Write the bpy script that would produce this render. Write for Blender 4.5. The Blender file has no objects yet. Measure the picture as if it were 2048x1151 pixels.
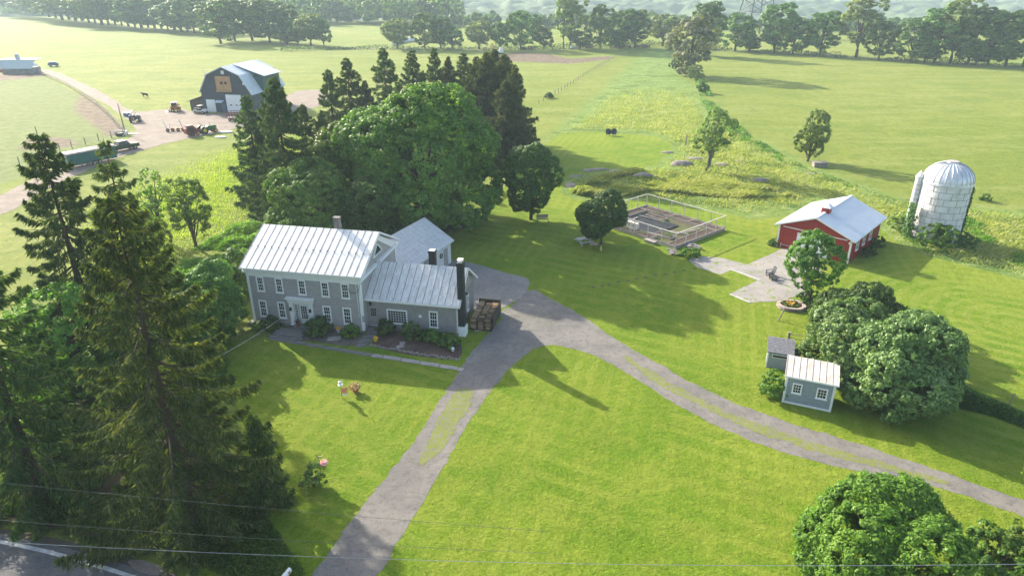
import bpy, bmesh, math, random
import numpy as np
from mathutils import Vector, Matrix
C = bpy.context.scene
COL = C.collection
R = math.radians
rng = np.random.default_rng(7)
random.seed(7)
# ---------------------------------------------------------------- camera
CAM_H, PITCH, FOC = 30.0, 24.3, 1365.0
cd = bpy.data.cameras.new('camera'); cam = bpy.data.objects.new('camera', cd); COL.objects.link(cam)
cam.location = (0, 0, CAM_H); cam.rotation_euler = (R(90-PITCH), 0, 0)
cd.sensor_width = 36; cd.lens = 36*FOC/2048; cd.clip_start = .5; cd.clip_end = 9000
C.camera = cam
C.render.resolution_x = 1024; C.render.resolution_y = 575
# ---------------------------------------------------------------- sky and sun
SUN_DIR = Vector((-.64, .657, 0)).normalized()*math.cos(R(24)) + Vector((0, 0, math.sin(R(24))))
SUN_AZ = math.atan2(SUN_DIR.x, SUN_DIR.y)
W = bpy.data.worlds.new('World'); C.world = W; W.use_nodes = True
wn = W.node_tree; bg = wn.nodes['Background']
sky = wn.nodes.new('ShaderNodeTexSky'); sky.sky_type = 'NISHITA'; sky.sun_disc = False
sky.sun_elevation = R(24); sky.sun_rotation = SUN_AZ; sky.dust_density = 3.0; sky.ozone_density = .6; sky.air_density = 1.0
wn.links.new(sky.outputs[0], bg.inputs[0]); bg.inputs[1].default_value = .15
sl = bpy.data.lights.new('sun', 'SUN'); sun = bpy.data.objects.new('sun', sl); COL.objects.link(sun)
sl.energy = 5.0; sl.angle = R(.55); sl.color = (1, .92, .76)
sun.rotation_euler = SUN_DIR.to_track_quat('Z', 'Y').to_euler(); sun.location = (-40, 60, 60)
C.view_settings.view_transform = 'Standard'; C.view_settings.look = 'None'
C.view_settings.exposure = 1.42; C.view_settings.gamma = 1; C.view_settings.use_curve_mapping = False
C.cycles.max_bounces = 6; C.cycles.diffuse_bounces = 3; C.cycles.transmission_bounces = 3
C.cycles.volume_bounces = 1; C.cycles.transparent_max_bounces = 6
# ---------------------------------------------------------------- survey: a picture point on the level z -> a place
_c, _s = math.cos(R(PITCH)), math.sin(R(PITCH))
def at(px, py, z=0.0):
    u = (px-1024)/FOC; v = (py-575.5)/FOC
    t = (z-CAM_H)/(-_s - v*_c)
    return (u*t, (_c - v*_s)*t)
def zdepth(x, y, z=0): return y*_c-(z-CAM_H)*_s
# ---------------------------------------------------------------- naming helpers
def tag(o, label=None, cat=None, group=None, kind=None):
    if label: o['label'] = label
    if cat: o['category'] = cat
    if group: o['group'] = group
    if kind: o['kind'] = kind
    return o
def thing(name, label, cat, loc=(0, 0, 0), rz=0, group=None):
    o = bpy.data.objects.new(name, None); COL.objects.link(o); o.empty_display_size = .3
    o.location = (loc[0], loc[1], loc[2] if len(loc) > 2 else 0); o.rotation_euler = (0, 0, rz)
    return tag(o, label, cat, group)
def dup(root, loc=None, rz=None, label=None, scale=None, group=None):
    r = root.copy(); COL.objects.link(r)
    if loc is not None: r.location = (loc[0], loc[1], loc[2] if len(loc) > 2 else 0)
    if rz is not None: r.rotation_euler = (0, 0, rz)
    if scale is not None: r.scale = scale if hasattr(scale, '__len__') else (scale,)*3
    if label: r['label'] = label
    if group: r['group'] = group
    for ch in list(root.children):
        c = ch.copy(); COL.objects.link(c); c.parent = r
        for g in ch.children:
            d = g.copy(); COL.objects.link(d); d.parent = c
    return r
# ---------------------------------------------------------------- mesh helpers
class MB:
    def __init__(s): s.v = []; s.f = []
    def add(s, vs, fs):
        n = len(s.v); s.v += [tuple(p) for p in vs]; s.f += [tuple(i+n for i in f) for f in fs]; return s
    def box(s, x0, x1, y0, y1, z0, z1):
        return s.add([(x, y, z) for z in (z0, z1) for y in (y0, y1) for x in (x0, x1)],
                     [(0, 2, 3, 1), (4, 5, 7, 6), (0, 1, 5, 4), (2, 6, 7, 3), (0, 4, 6, 2), (1, 3, 7, 5)])
    def cbox(s, c, d, rz=0, rx=0, ry=0):
        M = Matrix.Translation(c) @ Matrix.Rotation(rz, 4, 'Z') @ Matrix.Rotation(ry, 4, 'Y') @ Matrix.Rotation(rx, 4, 'X')
        h = [a/2 for a in d]
        return s.add([M @ Vector((x, y, z)) for z in (-h[2], h[2]) for y in (-h[1], h[1]) for x in (-h[0], h[0])],
                     [(0, 2, 3, 1), (4, 5, 7, 6), (0, 1, 5, 4), (2, 6, 7, 3), (0, 4, 6, 2), (1, 3, 7, 5)])
    def frame(s, o, ux, uz, a0, a1, c0, c1, d0, d1):   # a box given in a wall's own axes: along, up, out
        o, ux, uz = Vector(o), Vector(ux), Vector(uz); n = ux.cross(uz)
        vs = [o+ux*a+uz*c+n*d for c in (c0, c1) for d in (d0, d1) for a in (a0, a1)]
        return s.add(vs, [(0, 2, 3, 1), (4, 5, 7, 6), (0, 1, 5, 4), (2, 6, 7, 3), (0, 4, 6, 2), (1, 3, 7, 5)])
    def bar(s, p0, p1, w, h=None):
        h = h or w; p0, p1 = Vector(p0), Vector(p1); d = p1-p0
        q = d.to_track_quat('X', 'Z').to_matrix().to_4x4(); M = Matrix.Translation((p0+p1)/2) @ q; L = d.length/2
        return s.add([M @ Vector((x, y, z)) for z in (-h/2, h/2) for y in (-w/2, w/2) for x in (-L, L)],
                     [(0, 2, 3, 1), (4, 5, 7, 6), (0, 1, 5, 4), (2, 6, 7, 3), (0, 4, 6, 2), (1, 3, 7, 5)])
    def tube(s, pts, rs, n=8):
        pts = [Vector(p) for p in pts]
        if not hasattr(rs, '__len__'): rs = [rs]*len(pts)
        vs = []; fs = []
        for i, p in enumerate(pts):
            d = (pts[min(i+1, len(pts)-1)]-pts[max(i-1, 0)]).normalized()
            q = d.to_track_quat('Z', 'Y')
            for k in range(n):
                a = 2*math.pi*k/n; vs.append(p+q @ Vector((rs[i]*math.cos(a), rs[i]*math.sin(a), 0)))
        for i in range(len(pts)-1):
            for k in range(n):
                a = i*n+k; b = i*n+(k+1) % n; fs.append((a, b, b+n, a+n))
        fs.append(tuple(range(n))[::-1]); fs.append(tuple(range((len(pts)-1)*n, len(pts)*n)))
        return s.add(vs, fs)
    def cyl(s, c, axis, r, w, n=20):
        a = Vector({'x': (1, 0, 0), 'y': (0, 1, 0), 'z': (0, 0, 1)}[axis])*w/2; c = Vector(c)
        return s.tube([c-a, c+a], r, n)
    def prism(s, prof, axis, a0, a1):
        f = {'x': lambda p, a: (a, p[0], p[1]), 'y': lambda p, a: (p[0], a, p[1]), 'z': lambda p, a: (p[0], p[1], a)}[axis]
        n = len(prof)
        return s.add([f(p, a0) for p in prof]+[f(p, a1) for p in prof],
                     [tuple(range(n))[::-1], tuple(range(n, 2*n))]+[(i, (i+1) % n, (i+1) % n+n, i+n) for i in range(n)])
    def lathe(s, prof, n=24, c=(0, 0, 0)):
        m = len(prof)
        vs = [(c[0]+r*math.cos(2*math.pi*k/n), c[1]+r*math.sin(2*math.pi*k/n), c[2]+z) for k in range(n) for r, z in prof]
        return s.add(vs, [(k*m+i, ((k+1) % n)*m+i, ((k+1) % n)*m+i+1, k*m+i+1) for k in range(n) for i in range(m-1)])
    def blob(s, c, r, n=8, jit=0):
        prof = []; m = n//2+1; vs = []
        for i in range(m+1):
            t = math.pi*i/m
            for k in range(n):
                a = 2*math.pi*k/n; j = 1+random.uniform(-jit, jit)
                vs.append((c[0]+r[0]*math.sin(t)*math.cos(a)*j, c[1]+r[1]*math.sin(t)*math.sin(a)*j, c[2]+r[2]*math.cos(t)*j))
        return s.add(vs, [(i*n+k, i*n+(k+1) % n, (i+1)*n+(k+1) % n, (i+1)*n+k) for i in range(m) for k in range(n)])
    def build(s, name, m, parent=None, smooth=False, loc=None, bevel=0):
        me = bpy.data.meshes.new(name); me.from_pydata(s.v, [], s.f)
        bm = bmesh.new(); bm.from_mesh(me); bmesh.ops.remove_doubles(bm, verts=bm.verts, dist=1e-5) if smooth else None
        bmesh.ops.recalc_face_normals(bm, faces=bm.faces); bm.to_mesh(me); bm.free()
        me.materials.append(m)
        if smooth: me.polygons.foreach_set('use_smooth', [True]*len(me.polygons))
        o = bpy.data.objects.new(name, me); COL.objects.link(o)
        if parent is not None: o.parent = parent
        if loc is not None: o.location = loc
        if bevel:
            b = o.modifiers.new('bevel', 'BEVEL'); b.width = bevel; b.segments = 2; b.limit_method = 'ANGLE'
        return o
def npmesh(name, V, F, m, parent=None, smooth=False):
    me = bpy.data.meshes.new(name); k = F.shape[1]
    me.vertices.add(len(V)); me.vertices.foreach_set('co', V.astype(np.float32).ravel())
    me.loops.add(F.size); me.loops.foreach_set('vertex_index', F.astype(np.int32).ravel())
    me.polygons.add(len(F)); me.polygons.foreach_set('loop_start', np.arange(0, F.size, k, dtype=np.int32))
    me.polygons.foreach_set('loop_total', np.full(len(F), k, dtype=np.int32))
    if smooth: me.polygons.foreach_set('use_smooth', np.ones(len(F), dtype=bool))
    me.update(calc_edges=True); me.materials.append(m)
    o = bpy.data.objects.new(name, me); COL.objects.link(o)
    if parent is not None: o.parent = parent
    return o
# ---------------------------------------------------------------- material helpers
MATS = {}
def nt(name):
    m = bpy.data.materials.new(name); m.use_nodes = True; return m, m.node_tree, m.node_tree.nodes['Principled BSDF']
def node(t, typ, **kw):
    n = t.nodes.new(typ)
    for k, v in kw.items():
        if k.startswith('i_'):
            key = k[2:]; n.inputs[int(key) if key.isdigit() else key.replace('_', ' ')].default_value = v
        else: setattr(n, k, v)
    return n
def mixc(t, f, a, b, mode='MIX'):
    n = t.nodes.new('ShaderNodeMix'); n.data_type = 'RGBA'; n.blend_type = mode
    for s_, v in ((n.inputs[0], f), (n.inputs[6], a), (n.inputs[7], b)):
        if hasattr(v, 'default_value'): t.links.new(v, s_)
        elif hasattr(v, '__len__'): s_.default_value = (*v, 1)
        else: s_.default_value = v
    return n.outputs[2]
def noise(t, vec, sc, det=4, rough=.6, dist=0):
    n = node(t, 'ShaderNodeTexNoise'); n.inputs['Scale'].default_value = sc; n.inputs['Detail'].default_value = det
    n.inputs['Roughness'].default_value = rough; n.inputs['Distortion'].default_value = dist
    if vec is not None: t.links.new(vec, n.inputs['Vector'])
    return n.outputs[0]
def ramp(t, v, a, b, ca=0, cb=1):
    n = node(t, 'ShaderNodeMapRange', interpolation_type='SMOOTHSTEP'); t.links.new(v, n.inputs[0])
    for i, x in zip((1, 2, 3, 4), (a, b, ca, cb)): n.inputs[i].default_value = x
    return n.outputs[0]
def math_(t, op, a, b=0.0, c=None):
    n = node(t, 'ShaderNodeMath', operation=op)
    for i, x in enumerate((a, b) if c is None else (a, b, c)):
        if hasattr(x, 'default_value'): t.links.new(x, n.inputs[i])
        else: n.inputs[i].default_value = x
    return n.outputs[0]
def vec(t, kind='Object', sc=None, rot=None):
    c = node(t, 'ShaderNodeTexCoord'); o = c.outputs[kind]
    if sc or rot:
        m = node(t, 'ShaderNodeMapping'); t.links.new(o, m.inputs[0])
        if sc: m.inputs['Scale'].default_value = sc
        if rot: m.inputs['Rotation'].default_value = rot
        o = m.outputs[0]
    return o
def bump(t, p, h, strength=.3, dist=.05):
    b = node(t, 'ShaderNodeBump'); b.inputs['Strength'].default_value = strength; b.inputs['Distance'].default_value = dist
    t.links.new(h, b.inputs['Height']); t.links.new(b.outputs[0], p.inputs['Normal'])
def mat(name, col, rough=.7, var=.25, sc=3, col2=None, metal=0, sc2=None, bmp=0, spec=.3, stretch=None):
    if name in MATS: return MATS[name]
    m, t, p = nt(name); v = vec(t, 'Object', stretch)
    c2 = col2 or tuple(c*(1-var) for c in col)
    f = ramp(t, noise(t, v, sc, 5, .65), .38, .64)
    c = mixc(t, f, col, c2)
    if sc2:
        c = mixc(t, ramp(t, noise(t, v, sc2, 3, .7), .35, .7, 0, .5), c, tuple(x*.6 for x in col))
    t.links.new(c, p.inputs['Base Color'])
    p.inputs['Roughness'].default_value = rough; p.inputs['Metallic'].default_value = metal
    p.inputs['Specular IOR Level'].default_value = spec
    if bmp: bump(t, p, noise(t, v, sc*6, 4, .7), bmp, .02)
    MATS[name] = m; return m
def leafmat(name, cols, trans=.35, rough=.55, nsc=.25, spec=.25):
    m, t, p = nt(name)
    g = node(t, 'ShaderNodeNewGeometry'); oi = node(t, 'ShaderNodeObjectInfo')
    n = noise(t, vec(t, 'Object'), nsc, 2, .5)
    r = math_(t, 'ADD', math_(t, 'MULTIPLY', g.outputs['Random Per Island'], .75), math_(t, 'MULTIPLY', ramp(t, n, .35, .65), .25))
    cr = node(t, 'ShaderNodeValToRGB'); t.links.new(r, cr.inputs[0])
    el = cr.color_ramp.elements
    while len(el) < len(cols): el.new(.5)
    for i, c in enumerate(cols): el[i].position = i/(len(cols)-1); el[i].color = (*c, 1)
    hs = node(t, 'ShaderNodeHueSaturation'); t.links.new(cr.outputs[0], hs.inputs['Color'])
    t.links.new(math_(t, 'ADD', math_(t, 'MULTIPLY', oi.outputs['Random'], .5), .75), hs.inputs['Value'])
    t.links.new(math_(t, 'ADD', math_(t, 'MULTIPLY', oi.outputs['Random'], .03), .485), hs.inputs['Hue'])
    t.links.new(hs.outputs[0], p.inputs['Base Color']); p.inputs['Roughness'].default_value = rough
    p.inputs['Specular IOR Level'].default_value = spec
    tr = node(t, 'ShaderNodeBsdfTranslucent')
    t.links.new(mixc(t, 1.0, hs.outputs[0], (1.5, 1.55, .55), 'MULTIPLY'), tr.inputs[0])
    mx = node(t, 'ShaderNodeMixShader'); mx.inputs[0].default_value = trans
    t.links.new(p.outputs[0], mx.inputs[1]); t.links.new(tr.outputs[0], mx.inputs[2])
    t.links.new(mx.outputs[0], t.nodes['Material Output'].inputs[0])
    MATS[name] = m; return m
# ---------------------------------------------------------------- numpy noise and polygons
def vnoise(x, y, sc, seed=0):
    x = x*sc+seed*17.3; y = y*sc+seed*9.1; xi = np.floor(x); yi = np.floor(y); fx = x-xi; fy = y-yi
    fx = fx*fx*(3-2*fx); fy = fy*fy*(3-2*fy)
    h = lambda a, b: np.modf(np.abs(np.sin(a*127.1+b*311.7+seed*5.7)*43758.5453))[0]
    return (h(xi, yi)*(1-fx)+h(xi+1, yi)*fx)*(1-fy)+(h(xi, yi+1)*(1-fx)+h(xi+1, yi+1)*fx)*fy
def fbm(x, y, sc, seed=0, o=4): return sum(vnoise(x, y, sc*2**i, seed+i)/2**(i+1) for i in range(o))
def sdist(x, y, poly):      # signed distance, positive inside
    p = np.array(poly); n = len(p); d = np.full(x.shape, 1e9); ins = np.zeros(x.shape, bool)
    for i in range(n):
        ax, ay = p[i]; bx, by = p[(i+1) % n]; ex, ey = bx-ax, by-ay
        t = np.clip(((x-ax)*ex+(y-ay)*ey)/(ex*ex+ey*ey+1e-9), 0, 1)
        d = np.minimum(d, (x-ax-t*ex)**2+(y-ay-t*ey)**2)
        c = ((ay > y) != (by > y)) & (x < (bx-ax)*(y-ay)/((by-ay) if by != ay else 1e-9)+ax)
        ins ^= c
    return np.where(ins, 1, -1)*np.sqrt(d)
def P(*pts): return [at(a, b) for a, b in pts]
# ================================================================ regions of the ground
LAWN = [P((380,1300),(395,1110),(470,1090),(520,1010),(500,930),(470,800),(440,690),(560,670),(740,560),(800,500),(880,470),(930,430),(990,400),(1030,350),(1075,300),(1100,280),(1125,266),(1180,263),(1240,267),(1310,272),(1345,288),(1340,308),(1310,330),(1250,340),(1180,346),(1140,350),(1120,385),(1150,400),(1230,400),(1300,400),(1380,415),(1450,425),(1500,440),(1560,435),(1640,420),(1760,455),(1800,490),(1850,510),(2048,560),(2400,620),(2600,1000),(2300,1300))]
STRIP = [P((1085,300),(1150,245),(1220,180),(1290,110),(1330,96),(1345,140),(1400,200),(1430,240),(1480,270),(1600,330),(1780,400),(2048,430),(2300,440),(2300,560),(2048,555),(1850,512),(1790,488),(1760,450),(1640,410),(1500,430),(1380,410),(1240,395),(1130,392),(1130,345),(1200,350),(1320,335),(1352,290),(1300,266),(1130,258))]
PASTURE = [P((-200,150),(0,142),(70,144),(160,190),(215,225),(262,265),(200,300),(60,350),(-200,420))]
DIRTP = [P((160,172),(210,220),(262,268),(215,272),(150,222)), P((-200,150),(0,148),(78,142),(100,152),(0,162),(-200,170)), P((60,270),(140,278),(155,290),(90,300),(40,300)), P((985,112),(1040,105),(1095,108),(1140,118),(1220,112),(1230,118),(1140,128),(1000,122))]
LITTER = [P((560,440),(700,400),(900,430),(960,430),(955,452),(890,468),(780,490),(600,490)), P((-200,1080),(0,1040),(200,1075),(420,1100),(480,1060),(500,1000),(430,900),(300,850),(0,880),(-200,900))]  # brown litter on the ground under the trees
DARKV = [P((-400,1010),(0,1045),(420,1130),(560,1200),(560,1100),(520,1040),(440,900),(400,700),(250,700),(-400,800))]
def axis(a0, a1, st, lo, hi, g):
    core = list(np.arange(a0, a1, st)); d = st; x = a1; up = []
    while x < hi: up.append(x); d *= g; x += d
    up.append(hi); dn = []; d = st*g; x = a0-d
    while x > lo: dn.append(x); d *= g; x -= d
    dn.append(lo)
    return np.array(dn[::-1]+core+up)
def fieldcol(t, v):
    n0 = noise(t, v, .012, 4, .6); n1 = noise(t, v, .07, 4, .65, .5); n2 = noise(t, v, .5, 5, .7, .4); nm = noise(t, v, 1.5, 5, .8); nl = noise(t, v, 3.0, 3, .85)
    vs = vec(t, 'Object', (.35, 1.6, 1), (0, 0, R(-12))); nb = noise(t, vs, .10, 4, .65)
    c = mixc(t, ramp(t, n0, .36, .62), (.195, .245, .035), (.26, .285, .06))
    c = mixc(t, ramp(t, n1, .42, .62, 0, .6), c, (.155, .215, .03))
    c = mixc(t, ramp(t, nb, .46, .62, 0, .5), c, (.31, .33, .10))
    c = mixc(t, ramp(t, n2, .46, .62, 0, .5), c, (.12, .19, .025))
    c = mixc(t, ramp(t, nm, .50, .62, 0, .65), c, (.09, .15, .018))
    c = mixc(t, ramp(t, nl, .56, .66, 0, .7), c, (.40, .41, .17))
    return mixc(t, 1.0, c, (.84, .85, .80), 'MULTIPLY')
def lawncol(t, v):
    n1 = noise(t, v, .06, 4, .6); n2 = noise(t, v, .35, 5, .7, .5); nm = noise(t, v, 2.4, 5, .8); nl = noise(t, v, 4.0, 4, .85)
    c = mixc(t, ramp(t, n1, .38, .62), (.105, .195, .008), (.155, .225, .014))
    c = mixc(t, ramp(t, n2, .44, .60, 0, .6), c, (.21, .25, .03))
    for sc_, rz_, off in ((1.0, 17, .5), (.8, -62, .6)):       # mower passes: bands of bent grass
        w = node(t, 'ShaderNodeTexWave', wave_type='BANDS', bands_direction='X'); w.inputs['Scale'].default_value = sc_*.22
        w.inputs['Distortion'].default_value = off*4; w.inputs['Detail'].default_value = 3; w.inputs['Detail Scale'].default_value = .35; w.inputs['Detail Roughness'].default_value = .6
        m_ = node(t, 'ShaderNodeMapping'); t.links.new(v, m_.inputs[0]); m_.inputs['Rotation'].default_value = (0, 0, R(rz_)); t.links.new(m_.outputs[0], w.inputs[0])
        c = mixc(t, math_(t, 'MULTIPLY', ramp(t, w.outputs[0], .45, .85), ramp(t, noise(t, v, .06+(off-.5)*.2, 3), .42, .62, .06, .62)), c, (.23, .275, .035))
    w = node(t, 'ShaderNodeTexWave', wave_type='RINGS', rings_direction='Z'); w.inputs['Scale'].default_value = .2; w.inputs['Distortion'].default_value = 2.5; w.inputs['Detail'].default_value = 3; w.inputs['Detail Scale'].default_value = .4
    m_ = node(t, 'ShaderNodeMapping'); t.links.new(v, m_.inputs[0]); m_.inputs['Location'].default_value = (-48, -58, 0); t.links.new(m_.outputs[0], w.inputs[0])
    sx = node(t, 'ShaderNodeSeparateXYZ'); t.links.new(v, sx.inputs[0])
    c = mixc(t, math_(t, 'MULTIPLY', ramp(t, w.outputs[0], .4, .8, 0, .4), ramp(t, sx.outputs[0], 28, 36)), c, (.25, .28, .06))
    c = mixc(t, ramp(t, nm, .50, .64, 0, .55), c, (.07, .135, .007))
    c = mixc(t, ramp(t, noise(t, v, .8, 6, .8), .60, .68, 0, .5), c, (.24, .23, .06))
    return mixc(t, ramp(t, nl, .50, .64, 0, .6), c, (.23, .29, .035))
def meadowcol(t, v):
    n2 = noise(t, v, .45, 5, .7, .6); nm = noise(t, v, 1.2, 5, .8); nl = noise(t, v, 3.2, 3, .85); nb = noise(t, vec(t, 'Object', (.5, 1.5, 1), (0, 0, R(25))), .35, 4, .65, .8)
    c = mixc(t, ramp(t, n2, .38, .62), (.135, .22, .04), (.19, .26, .065))
    c = mixc(t, ramp(t, noise(t, v, .13, 5, .7), .50, .60, 0, .85), c, (.075, .14, .022))
    c = mixc(t, ramp(t, nb, .52, .64, 0, .7), c, (.28, .33, .12))
    c = mixc(t, ramp(t, nm, .50, .60, 0, .75), c, (.06, .12, .018))
    return mixc(t, ramp(t, nl, .55, .66, 0, .6), c, (.35, .39, .16))
xs = axis(-42, 62, .32, -2550, 2550, 1.035); ys = axis(22, 110, .32, -180, 3550, 1.035)
X, Y = np.meshgrid(xs, ys); X = X.ravel(); Y = Y.ravel()
def far_relief(x, y):
    w = np.clip((np.hypot(x, y)-380)/500, 0, 1)
    return w*(6*np.sin(x*.004+1)*np.sin(y*.005)-3)-np.clip((y-620)/500, 0, 1)*25
sd_l = np.max([sdist(X, Y, p) for p in LAWN], axis=0)
sd_m = np.max([sdist(X, Y, p) for p in STRIP], axis=0)
sd_p = np.max([sdist(X, Y, p) for p in PASTURE], axis=0)
sd_d = np.max([sdist(X, Y, p) for p in DIRTP], axis=0)
sd_s = np.max([sdist(X, Y, p) for p in LITTER], axis=0)
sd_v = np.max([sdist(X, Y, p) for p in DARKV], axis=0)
nearm = np.clip((190-Y)/60, 0, 1)
Z = far_relief(X, Y)+np.clip(sd_m/2.5, 0, 1)*nearm*(fbm(X, Y, .22, 3)-.45)*.9
Z += np.clip(-sd_l/3, 0, 1)*np.clip(sd_v/2, 0, 1)*(fbm(X, Y, .5, 8)-.5)*.3
nx, ny = len(xs), len(ys)
I = np.arange(nx*ny).reshape(ny, nx)
F = np.stack([I[:-1, :-1], I[:-1, 1:], I[1:, 1:], I[1:, :-1]], -1).reshape(-1, 4)
mg, t, p = nt('ground_cover')
ground = npmesh('ground', np.stack([X, Y, Z], 1), F, mg, smooth=True); tag(ground, kind='structure')
def attr(o, name, a, b, c):
    at_ = o.data.attributes.new(name, 'FLOAT_VECTOR', 'POINT')
    at_.data.foreach_set('vector', np.stack([a, b, c], 1).astype(np.float32).ravel())
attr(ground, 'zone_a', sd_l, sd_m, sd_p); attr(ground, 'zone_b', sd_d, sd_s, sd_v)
def zone(t, nm):
    a = node(t, 'ShaderNodeAttribute', attribute_name=nm); s = node(t, 'ShaderNodeSeparateXYZ'); t.links.new(a.outputs['Vector'], s.inputs[0]); return s.outputs
za, zb = zone(t, 'zone_a'), zone(t, 'zone_b')
v = vec(t, 'Object')
edge = math_(t, 'SUBTRACT', noise(t, v, .9, 5, .65), .5)
def mask(sd, w=.15, amp=1.6, soft=0): 
    return ramp(t, math_(t, 'ADD', sd, math_(t, 'MULTIPLY', edge, amp)), -w-soft, w+soft)
n1 = noise(t, v, .05, 3, .6); n2 = noise(t, v, .5, 5, .65, .4); n3 = noise(t, v, 5, 5, .75); n4 = noise(t, v, 22, 4, .8)
nst = noise(t, vec(t, 'Object', (1, .12, 1), (0, 0, R(38))), 2.2, 3, .6)
fld = fieldcol(t, v); lwn = lawncol(t, v); mdw = meadowcol(t, v)
pst = mixc(t, ramp(t, n2, .35, .65), (.165, .205, .065), (.12, .16, .04))
pst = mixc(t, ramp(t, noise(t, v, .8, 4, .8), .6, .68, 0, .6), pst, (.09, .11, .03))
drt = mixc(t, ramp(t, n2, .35, .65), (.20, .15, .11), (.12, .09, .065))
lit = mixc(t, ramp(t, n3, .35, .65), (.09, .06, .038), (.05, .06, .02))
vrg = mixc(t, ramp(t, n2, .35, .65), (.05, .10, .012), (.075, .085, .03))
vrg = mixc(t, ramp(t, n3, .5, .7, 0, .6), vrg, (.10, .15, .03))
nm = noise(t, v, 1.6, 5, .8)
c = mixc(t, ramp(t, math_(t, 'ADD', math_(t, 'ADD', za[1], 2.0), math_(t, 'MULTIPLY', edge, 9)), -2.5, 2.5), fld, mdw)
c = mixc(t, mask(za[2], .3, 3), c, pst)
c = mixc(t, mask(zb[0], 1.0, 5), c, drt)
c = mixc(t, mask(za[0], .08, .8), c, lwn)
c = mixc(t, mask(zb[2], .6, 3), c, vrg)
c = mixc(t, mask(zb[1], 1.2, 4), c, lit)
t.links.new(c, p.inputs['Base Color']); p.inputs['Roughness'].default_value = .9; p.inputs['Specular IOR Level'].default_value = .1
hh = math_(t, 'ADD', math_(t, 'MULTIPLY', n3, .6), math_(t, 'MULTIPLY', n4, .3))
hh = math_(t, 'ADD', hh, math_(t, 'MULTIPLY', nm, 1.6))
hh = math_(t, 'ADD', hh, math_(t, 'MULTIPLY', n2, .9))
bump(t, p, hh, .9, .2)
# ---------------------------------------------------------------- sheets laid on the ground
def ragged(poly, step=.3, amp=.15, seed=0, sc=.9):
    pts = []
    n = len(poly)
    for i in range(n):
        a, b = np.array(poly[i]), np.array(poly[(i+1) % n]); L = np.hypot(*(b-a)); k = max(1, int(L/step))
        nn = np.array([-(b-a)[1], (b-a)[0]])/max(L, 1e-6)
        for j in range(k):
            q = a+(b-a)*j/k
            w = (fbm(np.array([q[0]]), np.array([q[1]]), sc, seed)[0]-.47)*2*amp
            pts.append(tuple(q+nn*w))
    return pts
def smooth_poly(poly, it=2):
    for _ in range(it):
        q = []
        for i in range(len(poly)):
            a, b = np.array(poly[i]), np.array(poly[(i+1) % len(poly)]); q += [tuple(a*.75+b*.25), tuple(a*.25+b*.75)]
        poly = q
    return poly
def sheet(name, poly, z, m, amp=.15, step=.3, seed=0, kind='structure', smooth=1, sc=.9):
    pts = ragged(smooth_poly(poly, smooth) if smooth else poly, step, amp, seed, sc)
    bm = bmesh.new(); vs = [bm.verts.new((x, y, z)) for x, y in pts]; f = bm.faces.new(vs)
    bmesh.ops.triangulate(bm, faces=[f]); bm.normal_update()
    for q in bm.faces:
        if q.normal.z < 0: q.normal_flip()
    me = bpy.data.meshes.new(name); bm.to_mesh(me); bm.free(); me.materials.append(m)
    o = bpy.data.objects.new(name, me); COL.objects.link(o)
    if kind: o['kind'] = kind
    return o
def gravelcol(t, v, a, b, tint):
    c = mixc(t, ramp(t, noise(t, v, .35, 6, .7), .38, .62), a, b)
    c = mixc(t, ramp(t, noise(t, v, 1.8, 6, .8), .48, .62, 0, .6), c, tint)
    c = mixc(t, ramp(t, noise(t, v, 6, 4, .85), .54, .64, 0, .6), c, tuple(min(1, x*2.1) for x in tint))
    return mixc(t, ramp(t, noise(t, v, 30, 2, .9), .52, .62, 0, .5), c, tuple(x*.5 for x in tint))
def gravelmat(name, a, b, tint, patch=None, pm=.0, wear=.5, psc=1.1, pamt=.9):
    m, t, p = nt(name); v = vec(t, 'Object')
    c = gravelcol(t, v, a, b, tint)
    if patch: c = mixc(t, ramp(t, noise(t, v, psc, 6, .8, .3), pm, pm+.03, 0, pamt), c, lawncol(t, v) if patch == 'lawn' else patch)
    t.links.new(c, p.inputs['Base Color']); p.inputs['Roughness'].default_value = .92; p.inputs['Specular IOR Level'].default_value = .12
    h = math_(t, 'ADD', noise(t, v, 14, 5, .85), noise(t, v, 2.5, 4, .8)); bump(t, p, h, .7, .06)
    return m
DG = ((.165, .154, .145), (.225, .208, .19), (.115, .108, .10))
m_drive = gravelmat('drive_gravel', *DG, 'lawn', .64, psc=1.5, pamt=.6)
m_pad = gravelmat('pad_asphalt', (.20, .19, .188), (.25, .235, .23), (.165, .155, .15))
m_road = gravelmat('road_asphalt', (.13, .13, .135), (.17, .165, .165), (.09, .09, .09))
m_yard = gravelmat('yard_dirt', (.27, .225, .195), (.21, .175, .15), (.16, .13, .11))
m_patio = gravelmat('patio_concrete', (.27, .25, .24), (.34, .31, .285), (.2, .19, .18), 'lawn', .565, psc=.9)
m_sparse = gravelmat('sparse_grass', *DG, (.17, .20, .03), .57, psc=3.0, pamt=.8)
m_strip = gravelmat('worn_grass', *DG, (.17, .20, .03), .455, psc=3.2, pamt=.85)
drive = P((560,1230),(625,1151),(700,1042),(790,930),(850,850),(893,780),(915,745),(935,715),(955,690),(985,655),(1012,628),(1022,612),(1060,572),(1095,594),(1150,622),(1192,650),(1250,690),(1330,735),(1430,790),(1560,840),(1700,880),(1800,915),(1880,940),(1960,970),(2048,1000),(2300,1085),(2300,1140),(2048,1032),(1960,1000),(1850,966),(1700,938),(1600,915),(1500,880),(1400,835),(1330,795),(1250,742),(1190,710),(1140,694),(1095,688),(1060,700),(1000,757),(960,808),(905,900),(830,1030),(755,1151),(700,1230))
sheet('driveway', drive, .008, m_drive, .22, .15, 1, sc=1.3)
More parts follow.
